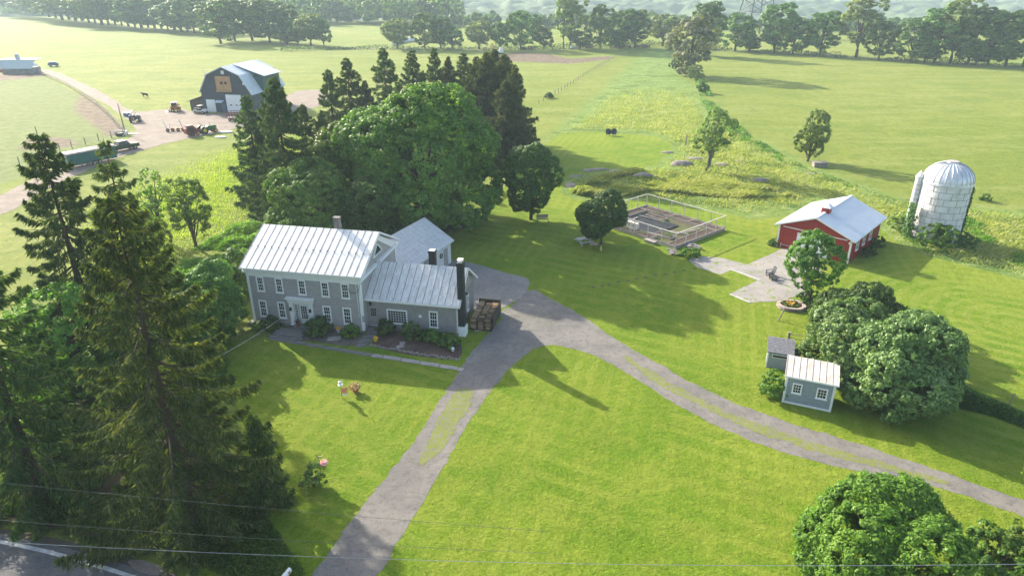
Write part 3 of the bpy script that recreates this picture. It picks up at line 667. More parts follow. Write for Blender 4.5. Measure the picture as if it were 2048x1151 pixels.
m = MB(); m.prism([(-.2, 2.42), (-.2, 2.49), (2.5, 2.88), (2.5, 2.81)], 'x', -.15, 3.66); so = m.build('roof', mRust, gs)
m = MB()
for k in range(9): x = -.13+3.77*k/8; m.bar((x, -.2, 2.505), (x, 2.5, 2.895), .03, .03)
m.build('seam', mRust, so)
MB().box(-.17, 3.68, -.235, -.201, 2.36, 2.5).build('fascia', mWhite, so)
window(gs, O, X1, Z1, .52, 1.22, 1.02, 1.9, 3, 3, .1, mid=False, t=.06); window(gs, O, X1, Z1, 2.25, 3.02, .98, 1.9, 3, 3, .1, mid=False, t=.06)
ss = thing('coop_shed', 'small grey shed with shingled roof and slot window behind the lean-to shed', 'shed', at(1531, 733), R(-20))
m = MB(); m.prism([(0, 0), (0, 1.55), (1.3, 2.05), (1.3, 0)], 'x', 0, 1.95); m.build('wall', mShed, ss)
mSh = mat('grey_shingle', (.24, .24, .26), .9, .45, 5, stretch=(1, 2.5, 1))
m = MB(); m.prism([(-.15, 1.50), (-.15, 1.56), (1.5, 2.2), (1.5, 2.14)], 'x', -.1, 2.05)
for k in range(9): y = -.15+1.65*k/9; m.prism([(y, 1.56+(.64/1.65)*(y+.15)+.001), (y, 1.56+(.64/1.65)*(y+.15)+.025), (y+.18, 1.56+(.64/1.65)*(y+.33)+.004)], 'x', -.1, 2.05)
m.build('roof', mSh, ss)
window(ss, O, X1, Z1, .35, 1.6, 1.02, 1.35, 1, 1, .05, sill=False, name='slot_window')
m = MB(); m.box(-.03, .08, -.03, -.001, 0, 1.5); m.box(1.87, 1.98, -.03, -.001, 0, 1.5); m.build('trim', mWhite, ss)
# ---------------------------------------------------------------- gambrel barn
mBarn = mat('slate_barn_steel', (.055, .072, .09), .5, .15, 1)
BR = R(-10.6)
bn = thing('gambrel_barn', 'dark blue gambrel barn with light metal roof and pine loft doors by the farm yard', 'barn', (-76.7, 173.2), BR)
bl = 16.2
pf = [(0, 0), (0, 5.0), (2.4, 8.85), (6.7, 10.65), (11, 8.85), (13.4, 5.0), (13.4, 0)]
m = MB(); m.prism(pf, 'y', 0, bl)
for x in np.arange(.3, 13.3, .45):
    zt = np.interp(x, [a for a, b_ in pf[1:-1]], [b_ for a, b_ in pf[1:-1]]); m.box(x, x+.05, -.03, -.0005, .1, zt-.15)
m.build('wall', mBarn, bn)
mBR = mat('barn_roof_steel', (.52, .57, .62), .4, .08, 1)
rp = [(-.3, 4.75), (2.28, 9.0), (6.7, 10.88), (11.12, 9.0), (13.9, 4.4)]; inn = [(-.15, 4.7), (2.4, 8.86), (6.7, 10.68), (11, 8.86), (13.72, 4.36)]
m = MB()
for k in range(4): m.prism([rp[k], rp[k+1], inn[k+1], inn[k]], 'y', -.35, bl+.35)
ro = m.build('roof', mBR, bn)
# cross gable dormer on the right side
m = MB(); m.box(10.2, 14.2, 5.0, 13.2, 3.5, 8.3); m.build('dormer_wall', mat('dormer_green', (.03, .09, .085), .5, .1), bn)
m = MB(); m.prism([(6.9, 10.86), (6.9, 10.96), (14.9, 8.35), (14.9, 8.22)], 'y', 4.6, 13.6); m.build('dormer_roof', mBR, ro)
m = MB(); m.box(4.5, 8.5, -.12, -.031, 5.4, 8.6); m.box(4.4, 8.6, -.35, -.0325, 4.95, 5.35); lo = m.build('loft_door', mPine, bn)
MB().box(6.47, 6.53, -.135, -.1215, 5.45, 8.55).build('door_joint', mat('joint_brown', (.16, .09, .05), .8), lo)
for x in (5.7, 6.8): MB().box(x, x+.65, -.14, -.1216, 6.7, 7.35).build('pane', mGlass, lo)
for (a, b_, h_) in ((1.0, 3.4, 3.0), (6.5, 10.6, 4.3)):
    d = MB(); d.box(a, b_, -.08, -.031, 0, h_)
    for z in np.arange(.6, h_, .6): d.box(a+.03, b_-.03, -.085, -.0805, z, z+.03)
    do = d.build('overhead_door', mWhite, bn)
    if b_ > 5:
        for x in (7.4, 8.9): MB().box(x, x+.55, -.1, -.086, 1.7, 1.95).build('pane', mGlass, do)
d = MB(); d.box(5.1, 6.1, -.07, -.031, 0, 2.2); d.build('door', mat('door_blue', (.08, .12, .2), .5), bn)
d = MB(); d.prism([(-.03, 2.9), (-1.3, 2.5), (-1.3, 2.45), (-.03, 2.8)], 'x', 3.8, 5.9); d.build('awning', mBR, bn)
d = MB(); d.box(6.3, 7.1, -.06, -.031, 9.1, 9.9); d.build('quilt_sign', mWhite, bn); MB().box(11.6, 12.1, -.06, -.031, 6.7, 7.2).build('wall_sign', mWhite, bn)
d = MB()
for i in range(3):
    for k in range(3):
        if (i+k) % 2 == 0: d.box(6.38+i*.22, 6.56+i*.22, -.07, -.0605, 9.18+k*.22, 9.36+k*.22)
d.build('quilt_pattern', mGrey, bn)
d = MB(); d.prism([(-4.0, 0), (-4.0, 2.3), (-.01, 3.6), (-.01, 0)], 'y', .6, 12); d.build('lean_to', mat('barn_brown', (.12, .085, .07), .8, .3, 1, stretch=(6, 1, .4)), bn)
d = MB(); d.prism([(-4.6, 2.2), (-4.6, 2.3), (.2, 3.85), (.2, 3.75)], 'y', .1, 12.4); d.build('lean_to_roof', mBarn, ro)
# ---------------------------------------------------------------- far poultry house on the left
fb_ = thing('livestock_shed', 'low pale shed with ridge tank and open front at the top of the farm track', 'shed', at(5, 148), R(2))
fl = 12
d = MB(); d.box(0, 10.5, 0, 5, 0, 2.0); d.build('wall', mat('grey_planks', (.28, .28, .27), .8, .3, 1), fb_)
d = MB(); d.prism([(-.6, 1.7), (-.6, 1.8), (2.2, 4.4), (6, 4.5), (6, 4.4), (2.3, 4.3)], 'x', -.8, 10.9); d.build('roof', mat('green_grey_roof', (.40, .46, .46), .5, .1), fb_)
d = MB(); d.prism([(2.2, 4.52), (6.2, 4.65), (6.2, 4.55), (2.2, 4.42)], 'x', -1.0, 11.0); d.build('roof_flat', mWhite, fb_)
d = MB(); d.tube([(4.4, 3.5, 4.5), (4.4, 3.5, 6.3)], [.9, .55], 12); d.build('roof_vent', mat('vent_grey', (.42, .48, .5), .5), fb_)
# ================================================================ vegetation
mBark = mat('bark_brown', (.10, .075, .055), .95, .35, 6, sc2=20, bmp=.5)
mBarkG = mat('bark_grey', (.20, .175, .15), .95, .35, 6, sc2=20, bmp=.5)
L_MAPLE = leafmat('maple_leaves', [(.038, .090, .014), (.068, .145, .022), (.11, .20, .032), (.17, .275, .055)], .38)
L_BRIGHT = leafmat('bright_leaves', [(.05, .12, .012), (.09, .18, .02), (.14, .24, .03), (.20, .29, .05)], .40)
L_DARK = leafmat('dark_leaves', [(.026, .068, .013), (.046, .11, .020), (.078, .155, .030), (.125, .21, .045)], .34)
L_CHEST = leafmat('chestnut_leaves', [(.055, .115, .028), (.10, .18, .045), (.16, .25, .075), (.26, .35, .15)], .3, .45)
L_PALE = leafmat('windblown_leaves', [(.07, .13, .03), (.13, .20, .05), (.20, .27, .08), (.30, .36, .16)], .42)
L_SPR = leafmat('spruce_needles', [(.032, .060, .018), (.058, .092, .026), (.09, .118, .036), (.19, .20, .075)], .3, .7, spec=.1)
L_SPRG = leafmat('spruce_needles_green', [(.028, .064, .020), (.050, .096, .029), (.072, .118, .035), (.135, .18, .06)], .28, .7, spec=.1)
L_FAR = leafmat('treeline_leaves', [(.035, .085, .018), (.065, .135, .03), (.11, .19, .045), (.18, .27, .08)], .4)
L_GREYT = leafmat('greyish_leaves', [(.07, .09, .055), (.13, .15, .09), (.19, .21, .13), (.26, .27, .18)], .35)
def leaves(Cn, N, size, asp=.6, seed=0, droop=0):
    """rhombic leaf blades: centres Cn, facing N, random roll"""
    g = np.random.default_rng(seed+11); n = len(Cn)
    N = N/np.maximum(np.linalg.norm(N, axis=1, keepdims=True), 1e-6)
    r = g.normal(size=(n, 3)); r[:, 2] -= droop
    U = r-(r*N).sum(1, keepdims=True)*N; U /= np.maximum(np.linalg.norm(U, axis=1, keepdims=True), 1e-6)
    Vv = np.cross(N, U); s = size*g.uniform(.65, 1.35, (n, 1))
    V = np.stack([Cn-U*s, Cn+Vv*s*asp, Cn+U*s, Cn-Vv*s*asp], 1).reshape(-1, 3)
    return V, np.arange(n*4).reshape(n, 4)
def crown_pts(h, rad, base, n, seed, lobes=16, clump=.5, flat=1.0, ncl=None, core=.62, lean=(0, 0), skirt=0):
    """billowing crown: lobes on an ellipsoid, each covered with small outward domes of leaves"""
    g = np.random.default_rng(seed); hc = (h-base)/2; cz = base+hc; S_ = np.array([rad, rad, hc])
    d = g.normal(size=(lobes, 3)); d /= np.linalg.norm(d, axis=1, keepdims=True); d[:, 2] = np.where(d[:, 2] < -.85, -d[:, 2], d[:, 2])
    lc = d*g.uniform(.45, .72, (lobes, 1)); lr = g.uniform(.28, .46, lobes)
    if skirt:
        a = np.arange(skirt)*6.283/skirt+g.uniform(0, .5, skirt); lc = np.vstack([lc, np.stack([.68*np.cos(a), .68*np.sin(a), -.62+.2*g.random(skirt)], 1)]); lr = np.append(lr, g.uniform(.28, .36, skirt))
    lc = np.vstack([lc, [[0, 0, 0]]]); lr = np.append(lr, core)
    ncl = ncl or int(np.clip(n/42, 40, 3200))
    w = lr**2; w /= w.sum(); idx = g.choice(len(lc), ncl*3, p=w)
    q = g.normal(size=(ncl*3, 3)); q[:, 2] += .1; q /= np.linalg.norm(q, axis=1, keepdims=True)
    cu = lc[idx]+q*lr[idx][:, None]*g.uniform(.88, 1.06, (ncl*3, 1))
    deep = np.zeros(len(cu), bool)
    for c_, r_ in zip(lc, lr): deep |= np.linalg.norm(cu-c_, axis=1) < r_*.80
    keep = np.where(~deep)[0][:ncl]
    if len(keep) < ncl//3: keep = np.arange(ncl)
    cu, q = cu[keep], q[keep]; ncl = len(keep); cc = cu*S_+np.array([0, 0, cz])
    ci = g.choice(ncl, n); o = g.normal(size=(n, 3)); o /= np.linalg.norm(o, axis=1, keepdims=True)
    dt = (o*q[ci]).sum(1, keepdims=True); o = np.where(dt < -.15, o-2*dt*q[ci], o)
    rr = clump*g.uniform(.7, 1.35, ncl)[ci][:, None]*g.uniform(.55, 1.08, (n, 1))
    p = cc[ci]+o*rr*np.array([1, 1, .8])
    nrm = o*.9+q[ci]*.2+g.normal(size=(n, 3))*.32+np.array([0, 0, .15])
    low = p[:, 2] < base*.55; p[low, 2] = base*.55+(base*.55-p[low, 2])*.2
    p[:, 0] += lean[0]*p[:, 2]/h; p[:, 1] += lean[1]*p[:, 2]/h
    return p, nrm, cc
def broadleaf(h, rad, base, n, leaf, m, seed, bark=None, limbs=9, tr=None, name='crown', parent=None, lobes=16, clump=.5, ncl=None, lean=(0, 0), asp=.6, core=.62, skirt=0):
    p, nrm, cc = crown_pts(h, rad, base, n, seed, lobes, clump, ncl=ncl, lean=lean, core=core, skirt=skirt)
    V, F = leaves(p, nrm, leaf, asp, seed); npmesh(name, V, F, m, parent)
    g = random.Random(seed); tr = tr or max(.1, h*.022)
    t = MB(); top = base+(h-base)*.55
    pts = [(0, 0, -.1), (0, 0, base*.6+.1), (lean[0]*.3+g.uniform(-.1, .1), lean[1]*.3+g.uniform(-.1, .1), base+.3), (lean[0]*.6+g.uniform(-.3, .3), lean[1]*.6+g.uniform(-.3, .3), top)]
    t.tube(pts, [tr*1.25, tr, tr*.85, tr*.3], 9)
    for k in g.sample(range(len(cc)), min(limbs, len(cc))):
        e = cc[k]; z0 = g.uniform(base*.7, base+(h-base)*.35); z0 = min(z0, e[2])
        f0 = z0/h; s0 = Vector((lean[0]*f0, lean[1]*f0, z0)); mid = s0.lerp(Vector((e[0]+lean[0]*e[2]/h, e[1]+lean[1]*e[2]/h, e[2])), .5)+Vector((0, 0, (h-base)*.06))
        t.tube([s0, mid, Vector((e[0]+lean[0]*e[2]/h, e[1]+lean[1]*e[2]/h, e[2]))], [tr*.5, tr*.3, tr*.08], 6)
    t.build('trunk', bark or mBark, parent)
def spruce(h, r, m, seed, parent, dens=1.0, leaf=.26, low=.08, droop=.35, gap=.5, taper=.66):
    g = np.random.default_rng(seed); cs = []; ns = []; us = []
    t = MB(); t.tube([(0, 0, -.1), (0, 0, h*.4), (0, 0, h*.8), (0, 0, h)], [h*.017+.05, h*.011+.03, .06, .02], 9)
    z = h*low; bp = []
    while z < h-.15:
        f = 1-z/h; L0 = r*min(1, f**taper*1.08+.03)
        if z < h*.2: L0 *= .75+1.2*(z/h)
        nb = int(5+2.5*min(1, L0/3)); a0 = g.uniform(0, 6.28)
        for k in range(nb):
            a = a0+6.28*k/nb+g.uniform(-.3, .3); L = L0*g.uniform(.62, 1.18)
            if g.random() < .08: L *= .5
            zz = z+g.uniform(-.2, .2); dr = droop*L*g.uniform(.7, 1.3)
            up = .35*L*(f < .35)
            m_ = max(3, int(L*17*dens)); s = np.sqrt(g.uniform(.02, 1, m_*5))
            px = s*L; pz = zz+up*s-dr*np.sin(s*2.1)*.9+.18*L*np.clip(s-.7, 0, 1)**1.0
            wd = (.08+.20*L**.5*np.sin(np.clip(s*1.15, 0, 1)*3.0)*.8)
            side = g.uniform(-1, 1, len(s))*wd
            hang = -np.abs(g.normal(size=len(s)))*.14*(1+L*.22)
            ca_, sa_ = math.cos(a), math.sin(a)
            P_ = np.stack([px*ca_-side*sa_, px*sa_+side*ca_, pz+hang-np.abs(side)*.3], 1)
            cs.append(P_)
            dirv = np.stack([ca_*.6-np.sign(side)*sa_*.7, sa_*.6+np.sign(side)*ca_*.7, -.35-.7*g.random(len(s))], 1)
            us.append(dirv+g.normal(size=dirv.shape)*.25)
            if L > .8:
                e = .9; t.tube([(0, 0, zz), (ca_*L*.5, sa_*L*.5, zz+up*.5-dr*.78), (ca_*L*e, sa_*L*e, zz+up*e-dr*.85+.03*L)], [.035+.01*L, .025, .008], 4)
        z += gap*(.55+.6*min(1, f*2.2))*g.uniform(.8, 1.2)
    Cn = np.vstack(cs); U = np.vstack(us); U /= np.linalg.norm(U, axis=1, keepdims=True)
    n = len(Cn); q = g.normal(size=(n, 3)); q[:, 2] += .6; N = np.cross(U, q); N /= np.linalg.norm(N, axis=1, keepdims=True)
    Vv = np.cross(N, U); sz = leaf*g.uniform(.6, 1.4, (n, 1))
    V = np.stack([Cn-U*sz*.5, Cn+Vv*sz*.17, Cn+U*sz, Cn-Vv*sz*.17], 1).reshape(-1, 3)
    npmesh('needles', V, np.arange(n*4).reshape(n, 4), m, parent)
    t.build('trunk', mBark, parent)
# ---------------------------------------------------------------- foreground spruces
def S(name, label, x, y, h, r, m, seed, group='old spruces by the road', **k):
    t = thing(name, label, 'tree', (x, y), seed*1.3, group); spruce(h, r, m, seed, t, **k); return t
S('spruce_tree', 'largest old spruce in the foreground, shaggy brown green, between road and front lawn', -19.2, 31.6, 21.0, 6.4, L_SPR, 1, dens=1.1, leaf=.26, low=.08, gap=.9, taper=.72, droop=.30)
S('spruce_tree', 'tall dark spruce at the left edge of the photo above the road', -29.9, 34.0, 20.5, 5.3, L_SPRG, 2, dens=1.0, leaf=.28, low=.10, gap=.8, taper=.8)
S('spruce_tree', 'tall spruce at the far left standing before the green trailer', -35.0, 50.5, 20.2, 5.8, L_SPRG, 3, dens=.95, leaf=.31, low=.08, gap=.95, taper=.75)
S('spruce_tree', 'narrow thin topped spruce rising in front of the pickup truck', -32.2, 53.8, 18.6, 4.0, L_SPR, 4, dens=.9, leaf=.29, low=.08, gap=1.1)
S('spruce_tree', 'small young spruce at the lawn side of the largest spruce', *at(503, 828, 6.9), 6.9, 1.8, L_SPR, 5, dens=1.2, leaf=.22, low=.03, gap=.42)
# ---------------------------------------------------------------- spruce windbreak behind the house
M1 = thing('spruce_tree', 'broad dark spruce nearest the farmhouse, right in front of the gambrel barn', 'tree', at(545, 150, 19.5), 0, 'spruce windbreak behind the farmhouse'); spruce(19.5, 6.6, L_SPRG, 21, M1, dens=.75, leaf=.37, gap=.82, taper=.8)
M2 = thing('spruce_tree', 'spruce with pointed top just left of the tall middle pair in the windbreak', 'tree', at(655, 135, 17), 0, 'spruce windbreak behind the farmhouse'); spruce(17, 5.4, L_SPRG, 22, M2, dens=.65, leaf=.37, gap=.78, taper=.85)
M3 = thing('spruce_tree', 'dense spruce at the right end of the windbreak beside the mown lawn', 'tree', at(1029, 128, 17.0), 0, 'spruce windbreak behind the farmhouse'); spruce(17, 5.0, L_SPR, 23, M3, dens=.65, leaf=.38, gap=.62, taper=.8)
for (px, py, h, sc, src, lb) in [
    (490, 186, 16, .9, M2, 'spruce half hidden at the left side of the barn doors'),
    (525, 215, 14, .85, M1, 'lower spruce filling the gap before the barn dormer'),
    (692, 112, 18, 1.0, M2, 'tall spruce second from the left of the gap behind the big maple'),
    (765, 92, 18.5, 1.0, M2, 'freestanding pointed spruce with field showing on both sides'),
    (823, 97, 18, 1.0, M2, 'dark spruce right of the freestanding pointed one'),
    (868, 93, 18, .85, M2, 'slender spruce above the crown of the big maple'),
    (896, 112, 16.5, .8, M3, 'shorter spruce between two taller ones above the big maple'),
    (927, 103, 17.5, 1.05, M2, 'spruce behind the right shoulder of the big maple'),
    (952, 112, 17, 1.1, M3, 'spruce in the dense right group, left side, lower top'),
    (972, 103, 18, 1.15, M3, 'spruce in the dense right group with the highest left top'),
    (990, 97, 18, 1.2, M3, 'tallest spruce of the dense right group'),
    (1008, 107, 17.5, 1.25, M3, 'spruce second from the right end of the dense group'),
    (1012, 160, 14.5, 1.3, M3, 'lower spruce in front of the dense right group'),
    (604, 205, 13.5, .9, M2, 'paler loose spruce left of the big maple'),
    (640, 225, 12.5, .9, M3, 'low spruce tucked behind the left side of the big maple'),
    (728, 160, 14.5, .9, M3, 'low spruce between the paired and the freestanding one'),
    (795, 160, 14.5, .9, M2, 'low spruce at the foot of the freestanding pointed one')]:
    z0 = src.children[0].dimensions.z if False else {M1: 19.5, M2: 17, M3: 17}[src]
    dup(src, at(px, py, h), random.uniform(0, 6), lb, (1.13*sc*h/z0, 1.13*sc*h/z0, h/z0), 'spruce windbreak behind the farmhouse')
# ---------------------------------------------------------------- broadleaf trees near the house and yard
def T(name, label, x, y, h, r, base, n, leaf, m, seed, group='garden trees', **k):
    t = thing(name, label, 'tree', (x, y), 0, group); broadleaf(h, r, base, n, leaf, m, seed, parent=t, **k); return t
T('maple_tree', 'huge round dark green maple behind the farmhouse roof', -11.6, 87.5, 17.4, 10.2, .6, 140000, .19, L_MAPLE, 31, limbs=22, lobes=40, clump=.62, skirt=12, tr=.55)
T('maple_tree', 'lower left shoulder maple merged with the huge round one', -20.5, 88.5, 14.0, 5.6, .6, 42000, .18, L_MAPLE, 32, lobes=18, clump=.55, skirt=8)
T('maple_tree', 'rounded lighter green maple directly behind the left of the farmhouse roof', -24.0, 79.5, 10.6, 6.0, .3, 55000, .16, L_MAPLE, 33, lobes=22, clump=.45, skirt=8)
T('maple_tree', 'dark maple between the rounded one and the garage roof', -17.6, 78.5, 9.2, 4.0, .4, 30000, .16, L_DARK, 34, lobes=14, clump=.45, skirt=6)
T('shade_tree', 'dark green shade tree alone on the lawn behind the parking pad', 2.6, 89.3, 10.4, 4.0, .9, 34000, .15, L_DARK, 35, lobes=20, clump=.4)
T('shade_tree', 'dark round tree beside the picnic table and garden frame', 11.0, 79.0, 6.9, 3.3, 1.0, 30000, .13, L_DARK, 36, lobes=18, clump=.34)
T('shade_tree', 'open crowned tree by the patio in front of the red outbuilding', 29.6, 62.4, 8.0, 3.2, 1.6, 16000, .11, L_MAPLE, 37, lobes=20, core=.35, clump=.32, limbs=16, bark=mBarkG)
T('chestnut_tree', 'big domed tree with drooping pale edged leaves right of the bluegrey shed', 29.6, 45.2, 6.9, 4.3, .1, 70000, .12, L_CHEST, 38, lobes=28, clump=.36, skirt=8)
T('chestnut_tree', 'left lobed pale green tree behind the bluegrey shed', 28.2, 49.6, 6.0, 4.1, .1, 48000, .12, L_CHEST, 39, lobes=22, clump=.36, skirt=7)
T('lilac_bush', 'dark olive tall bush at the back of the domed trees', 32.0, 56.2, 4.7, 3.9, .3, 30000, .12, L_DARK, 40, lobes=16, clump=.32)
T('lilac_bush', 'dark bush in the shade on the right side of the domed tree', 33.2, 49.6, 5.2, 2.9, .1, 22000, .12, L_CHEST, 41, lobes=14, clump=.32, skirt=6)
T('ash_tree', 'big bright green tree cut by the bottom edge at the right', 19.3, 26.8, 6.4, 4.1, .3, 90000, .095, L_BRIGHT, 42, lobes=34, clump=.30, skirt=9, limbs=16)
T('ash_tree', 'bright green tree cut by the right edge beside the drive', 32.0, 31.3, 5.6, 2.3, .4, 17000, .085, L_BRIGHT, 43, lobes=12, clump=.35)
T('maple_tree', 'bright green young maple under the far left spruces', -34.2, 46.5, 9.0, 4.4, .8, 36000, .13, L_BRIGHT, 44, lobes=16, clump=.36, skirt=6, group='young maples at the left')
T('maple_tree', 'smaller bright maple between the left spruces', -29.3, 45.5, 7.2, 3.2, .6, 20000, .13, L_BRIGHT, 45, lobes=12, clump=.36, skirt=6, group='young maples at the left')
T('hedge_tree', 'leafy green tree against the left end of the farmhouse', -27.9, 57.2, 7.0, 2.9, .4, 36000, .115, L_MAPLE, 46, lobes=16, clump=.36, skirt=6, group='trees at the left end of the farmhouse')
T('hedge_tree', 'leafy tree left of the farmhouse behind the largest spruce', -27.6, 52.4, 6.2, 3.0, .4, 28000, .115, L_MAPLE, 47, lobes=14, clump=.36, skirt=6, group='trees at the left end of the farmhouse')
T('hedge_tree', 'shrubby tree behind the left corner of the farmhouse roof', -28.2, 64.5, 5.0, 2.4, .3, 21000, .115, L_MAPLE, 48, lobes=12, clump=.3, skirt=6, group='trees at the left end of the farmhouse')
T('sapling', 'slender light green sapling with bare stem in the left field', -38.8, 78.5, 9.2, 2.6, .9, 9500, .115, L_BRIGHT, 49, core=.3, lobes=20, limbs=14, clump=.4, group='saplings in the left field')
T('sapling', 'thin airy sapling behind the taller one in the left field', -44.5, 82.0, 8.6, 1.9, 1.0, 3200, .115, L_BRIGHT, 50, core=.2, lobes=14, limbs=9, clump=.4, group='saplings in the left field')
T('sapling', 'low airy sapling near the spruces in the left field', -42.5, 76.0, 6.0, 2.4, .4, 4500, .115, L_BRIGHT, 51, core=.2, lobes=14, limbs=9, clump=.4, group='saplings in the left field')
T('willow_tree', 'windblown pale tree on the rocks behind the mown circle', 33.2, 114.5, 10.4, 3.6, 1.0, 11000, .15, L_PALE, 52, core=.25, lobes=20, limbs=16, clump=.42, lean=(1.2, .3), bark=mBarkG, group='trees in the rough grass')
T('willow_tree', 'windblown pale round tree beside the stone trough in the rough grass', 53.5, 122.0, 9.3, 3.0, .3, 12000, .16, L_PALE, 53, core=.4, lobes=18, limbs=9, clump=.42, lean=(.6, 0), group='trees in the rough grass')
# ---------------------------------------------------------------- shrubs
def bush(label, x, y, h, r, n, m, seed, leaf=.09, cat='shrub', name='shrub', group=None):
    t = thing(name, label, cat, (x, y), 0, group)
    p, nrm, cc = crown_pts(h, r, h*.08, n, seed, 12, .13+.05*r, skirt=6)
    p[:, 2] = np.maximum(p[:, 2], .04)
    V, F = leaves(p, nrm, leaf, .55, seed); npmesh('foliage', V, F, m, t)
    s = MB()
    for k in range(5):
        a = k*1.26; s.tube([(0, 0, 0), (r*.5*math.cos(a), r*.5*math.sin(a), h*.6)], [.03, .01], 5)
    s.build('stem', mBark, t); return t
G1 = 'shrubs along the front of the farmhouse'
for lb, lx, ly, h, r, n, m in [
    ('dark shrub half behind the left pillar of the front door', 2.2, -.9, 1.3, 1.0, 2600, L_DARK),
    ('big dark rounded shrub right of the stone porch', 6.9, -1.0, 1.55, 1.25, 5200, L_DARK),
    ('bright yellow green shrub at the right corner of the tall house', 10.1, -.9, 1.15, .85, 3000, L_BRIGHT),
    ('dark shrub under the wide many paned window', 13.1, .1, 1.5, .9, 2600, L_DARK),
    ('shrub below the round plate on the wing wall', 15.9, -.2, 1.65, .95, 3000, L_MAPLE),
    ('shrub under the single wing window', 17.8, -.35, 1.35, .85, 2800, L_MAPLE),
    ('rightmost shrub of the wing bed beside the white globe', 19.5, -.9, 1.35, .95, 3200, L_MAPLE),
    ('low pale shrub left of the front steps', .9, -1.2, .7, .6, 1100, L_BRIGHT)]:
    w_ = hw(lx, ly); bush(lb, w_[0], w_[1], h, r, n, m, int(lx*10)+60, group=G1)
G2 = 'shrubs around the farmstead'
for i, (lb, px, py, h, r, n, m) in enumerate([
    ('tall bright green grass clump left of the bluegrey shed', 1547, 790, 2.1, 1.15, 5200, L_BRIGHT),
    ('young shrub with pale leaves and feeders on the front lawn', 628, 975, 1.9, .85, 1500, L_PALE),
    ('shrub at the foot of the open crowned patio tree', 1615, 606, 1.7, 1.1, 3000, L_DARK),
    ('bright green bush at the front corner of the garden frame', 1380, 512, 1.0, 1.3, 3000, L_BRIGHT),
    ('bush at the left base of the silo', 1832, 470, 3.6, 2.4, 6500, L_MAPLE),
    ('dark bush in front of the silo', 1868, 497, 3.2, 2.2, 6500, L_MAPLE),
    ('bush at the left edge of the silo bed by the red outbuilding', 1800, 466, 2.8, 1.7, 4000, L_PALE),
    ('low bush at the right foot of the silo', 1925, 492, 1.8, 1.6, 3000, L_DARK),
    ('low shrub under the side windows of the red outbuilding', 1735, 512, 1.0, 1.1, 1900, L_DARK),
    ('low shrub at the back side window of the red outbuilding', 1752, 492, 1.1, 1.0, 1700, L_DARK),
    ('shrub at the front left corner of the red outbuilding', 1546, 490, .9, .6, 1200, L_MAPLE),
    ('weedy bush behind the small shingled shed', 1600, 722, 1.7, 1.1, 2600, L_PALE),
    ('bush at the bottom right corner below the drive', 1975, 1140, 2.2, 2.2, 6500, L_MAPLE),
    ('bush at the bottom right corner nearest the edge', 2040, 1120, 2.0, 2.0, 5500, L_BRIGHT),
    ('round grey green bush under the bare twigged tree on the hedge line', 1372, 152, 4.6, 3.6, 5000, L_GREYT),
    ('green bush in front of the hedge line on the right', 1392, 160, 4.8, 3.0, 5000, L_PALE),
    ('small dark bush at the near end of the hedge line', 1405, 186, 3.0, 1.9, 3000, L_DARK),
    ('dark hedge bush at the left side of the hedge line', 1352, 138, 4.0, 3.0, 4500, L_DARK),
    ('small bush on the fence line in the middle field', 1098, 196, 1.4, 1.2, 900, L_DARK),
    ('small round bush behind the silo to the right', 1972, 402, 1.1, .9, 900, L_DARK)]):
    x, y = at(px, py); bush(lb, x, y, h, r, n, m, 90+i, leaf=.10 if y < 100 else .25, group=G2)
# rank growth as uncountable stuff: hedge bank at the right, brush by the pond, verge weeds under the spruces
def brush(name, poly, n, h, leaf, m, seed, dens_sc=.25, thr=.42, hill_h=.6):
    g = np.random.default_rng(seed); a = np.array(poly); lo, hi = a.min(0), a.max(0)
    x = g.uniform(lo[0], hi[0], n*3); y = g.uniform(lo[1], hi[1], n*3)
    sd = sdist(x, y, poly); f = fbm(x, y, dens_sc, seed); k = (sd > -.3+f) & (f > thr); x, y, f = x[k][:n], y[k][:n], f[k][:n]
    hh = (f-thr)/(1-thr)*h*2.2*np.clip(sd[k][:n]/1.2, .15, 1)
    z = hh*np.sqrt(g.uniform(0, 1, len(x)))+.03
    N = g.normal(size=(len(x), 3))*.8+np.array([0, 0, .6])
    V, F = leaves(np.stack([x, y, z], 1), N, leaf, .4, seed); return tag(npmesh(name, V, F, m), kind='stuff')
brush('hedge_bank', P((1880,770),(1925,775),(1990,800),(2060,830),(2200,880),(2200,920),(2060,862),(1980,832),(1900,815)), 16000, 1.3, .11, L_DARK, 3, thr=.2)
PONDB = P((1130,385),(1200,352),(1290,338),(1345,345),(1400,360),(1480,372),(1560,378),(1600,400),(1500,400),(1400,395),(1300,385),(1200,402))
brush('pond_brush', P((1130,385),(1200,352),(1290,338),(1345,345),(1400,360),(1480,372),(1560,378),(1600,400),(1500,400),(1400,395),(1300,385),(1200,402)), 30000, .6, .12, L_PALE, 5, thr=.45)
brush('meadow_scrub', P((1390,230),(1430,240),(1500,275),(1620,335),(1800,400),(2048,432),(2048,470),(1850,425),(1700,398),(1560,385),(1480,345),(1400,335),(1350,290),(1390,260)), 26000, .75, .14, L_PALE, 15, thr=.53, dens_sc=.4)
brush('silo_brush', P((1780,430),(1850,425),(1960,440),(2048,470),(2200,500),(2200,570),(2048,548),(1960,520),(1860,508),(1800,480)), 22000, .7, .13, L_BRIGHT, 6, thr=.48)
brush('verge_weeds', P((-300,1000),(0,1030),(150,1060),(330,1100),(520,1200),(620,1150),(560,1060),(500,980),(300,900),(-200,850)), 60000, .55, .08, L_MAPLE, 7, thr=.36, dens_sc=.5)
brush('left_underbrush', P((-300,860),(100,900),(430,900),(470,700),(430,640),(300,640),(100,700),(-300,700)), 30000, 1.6, .16, L_MAPLE, 8, thr=.38)
brush('field_edge_brush', P((380,500),(500,440),(560,430),(520,520),(470,560),(400,590),(330,560)), 16000, 1.2, .16, L_BRIGHT, 9, thr=.38)
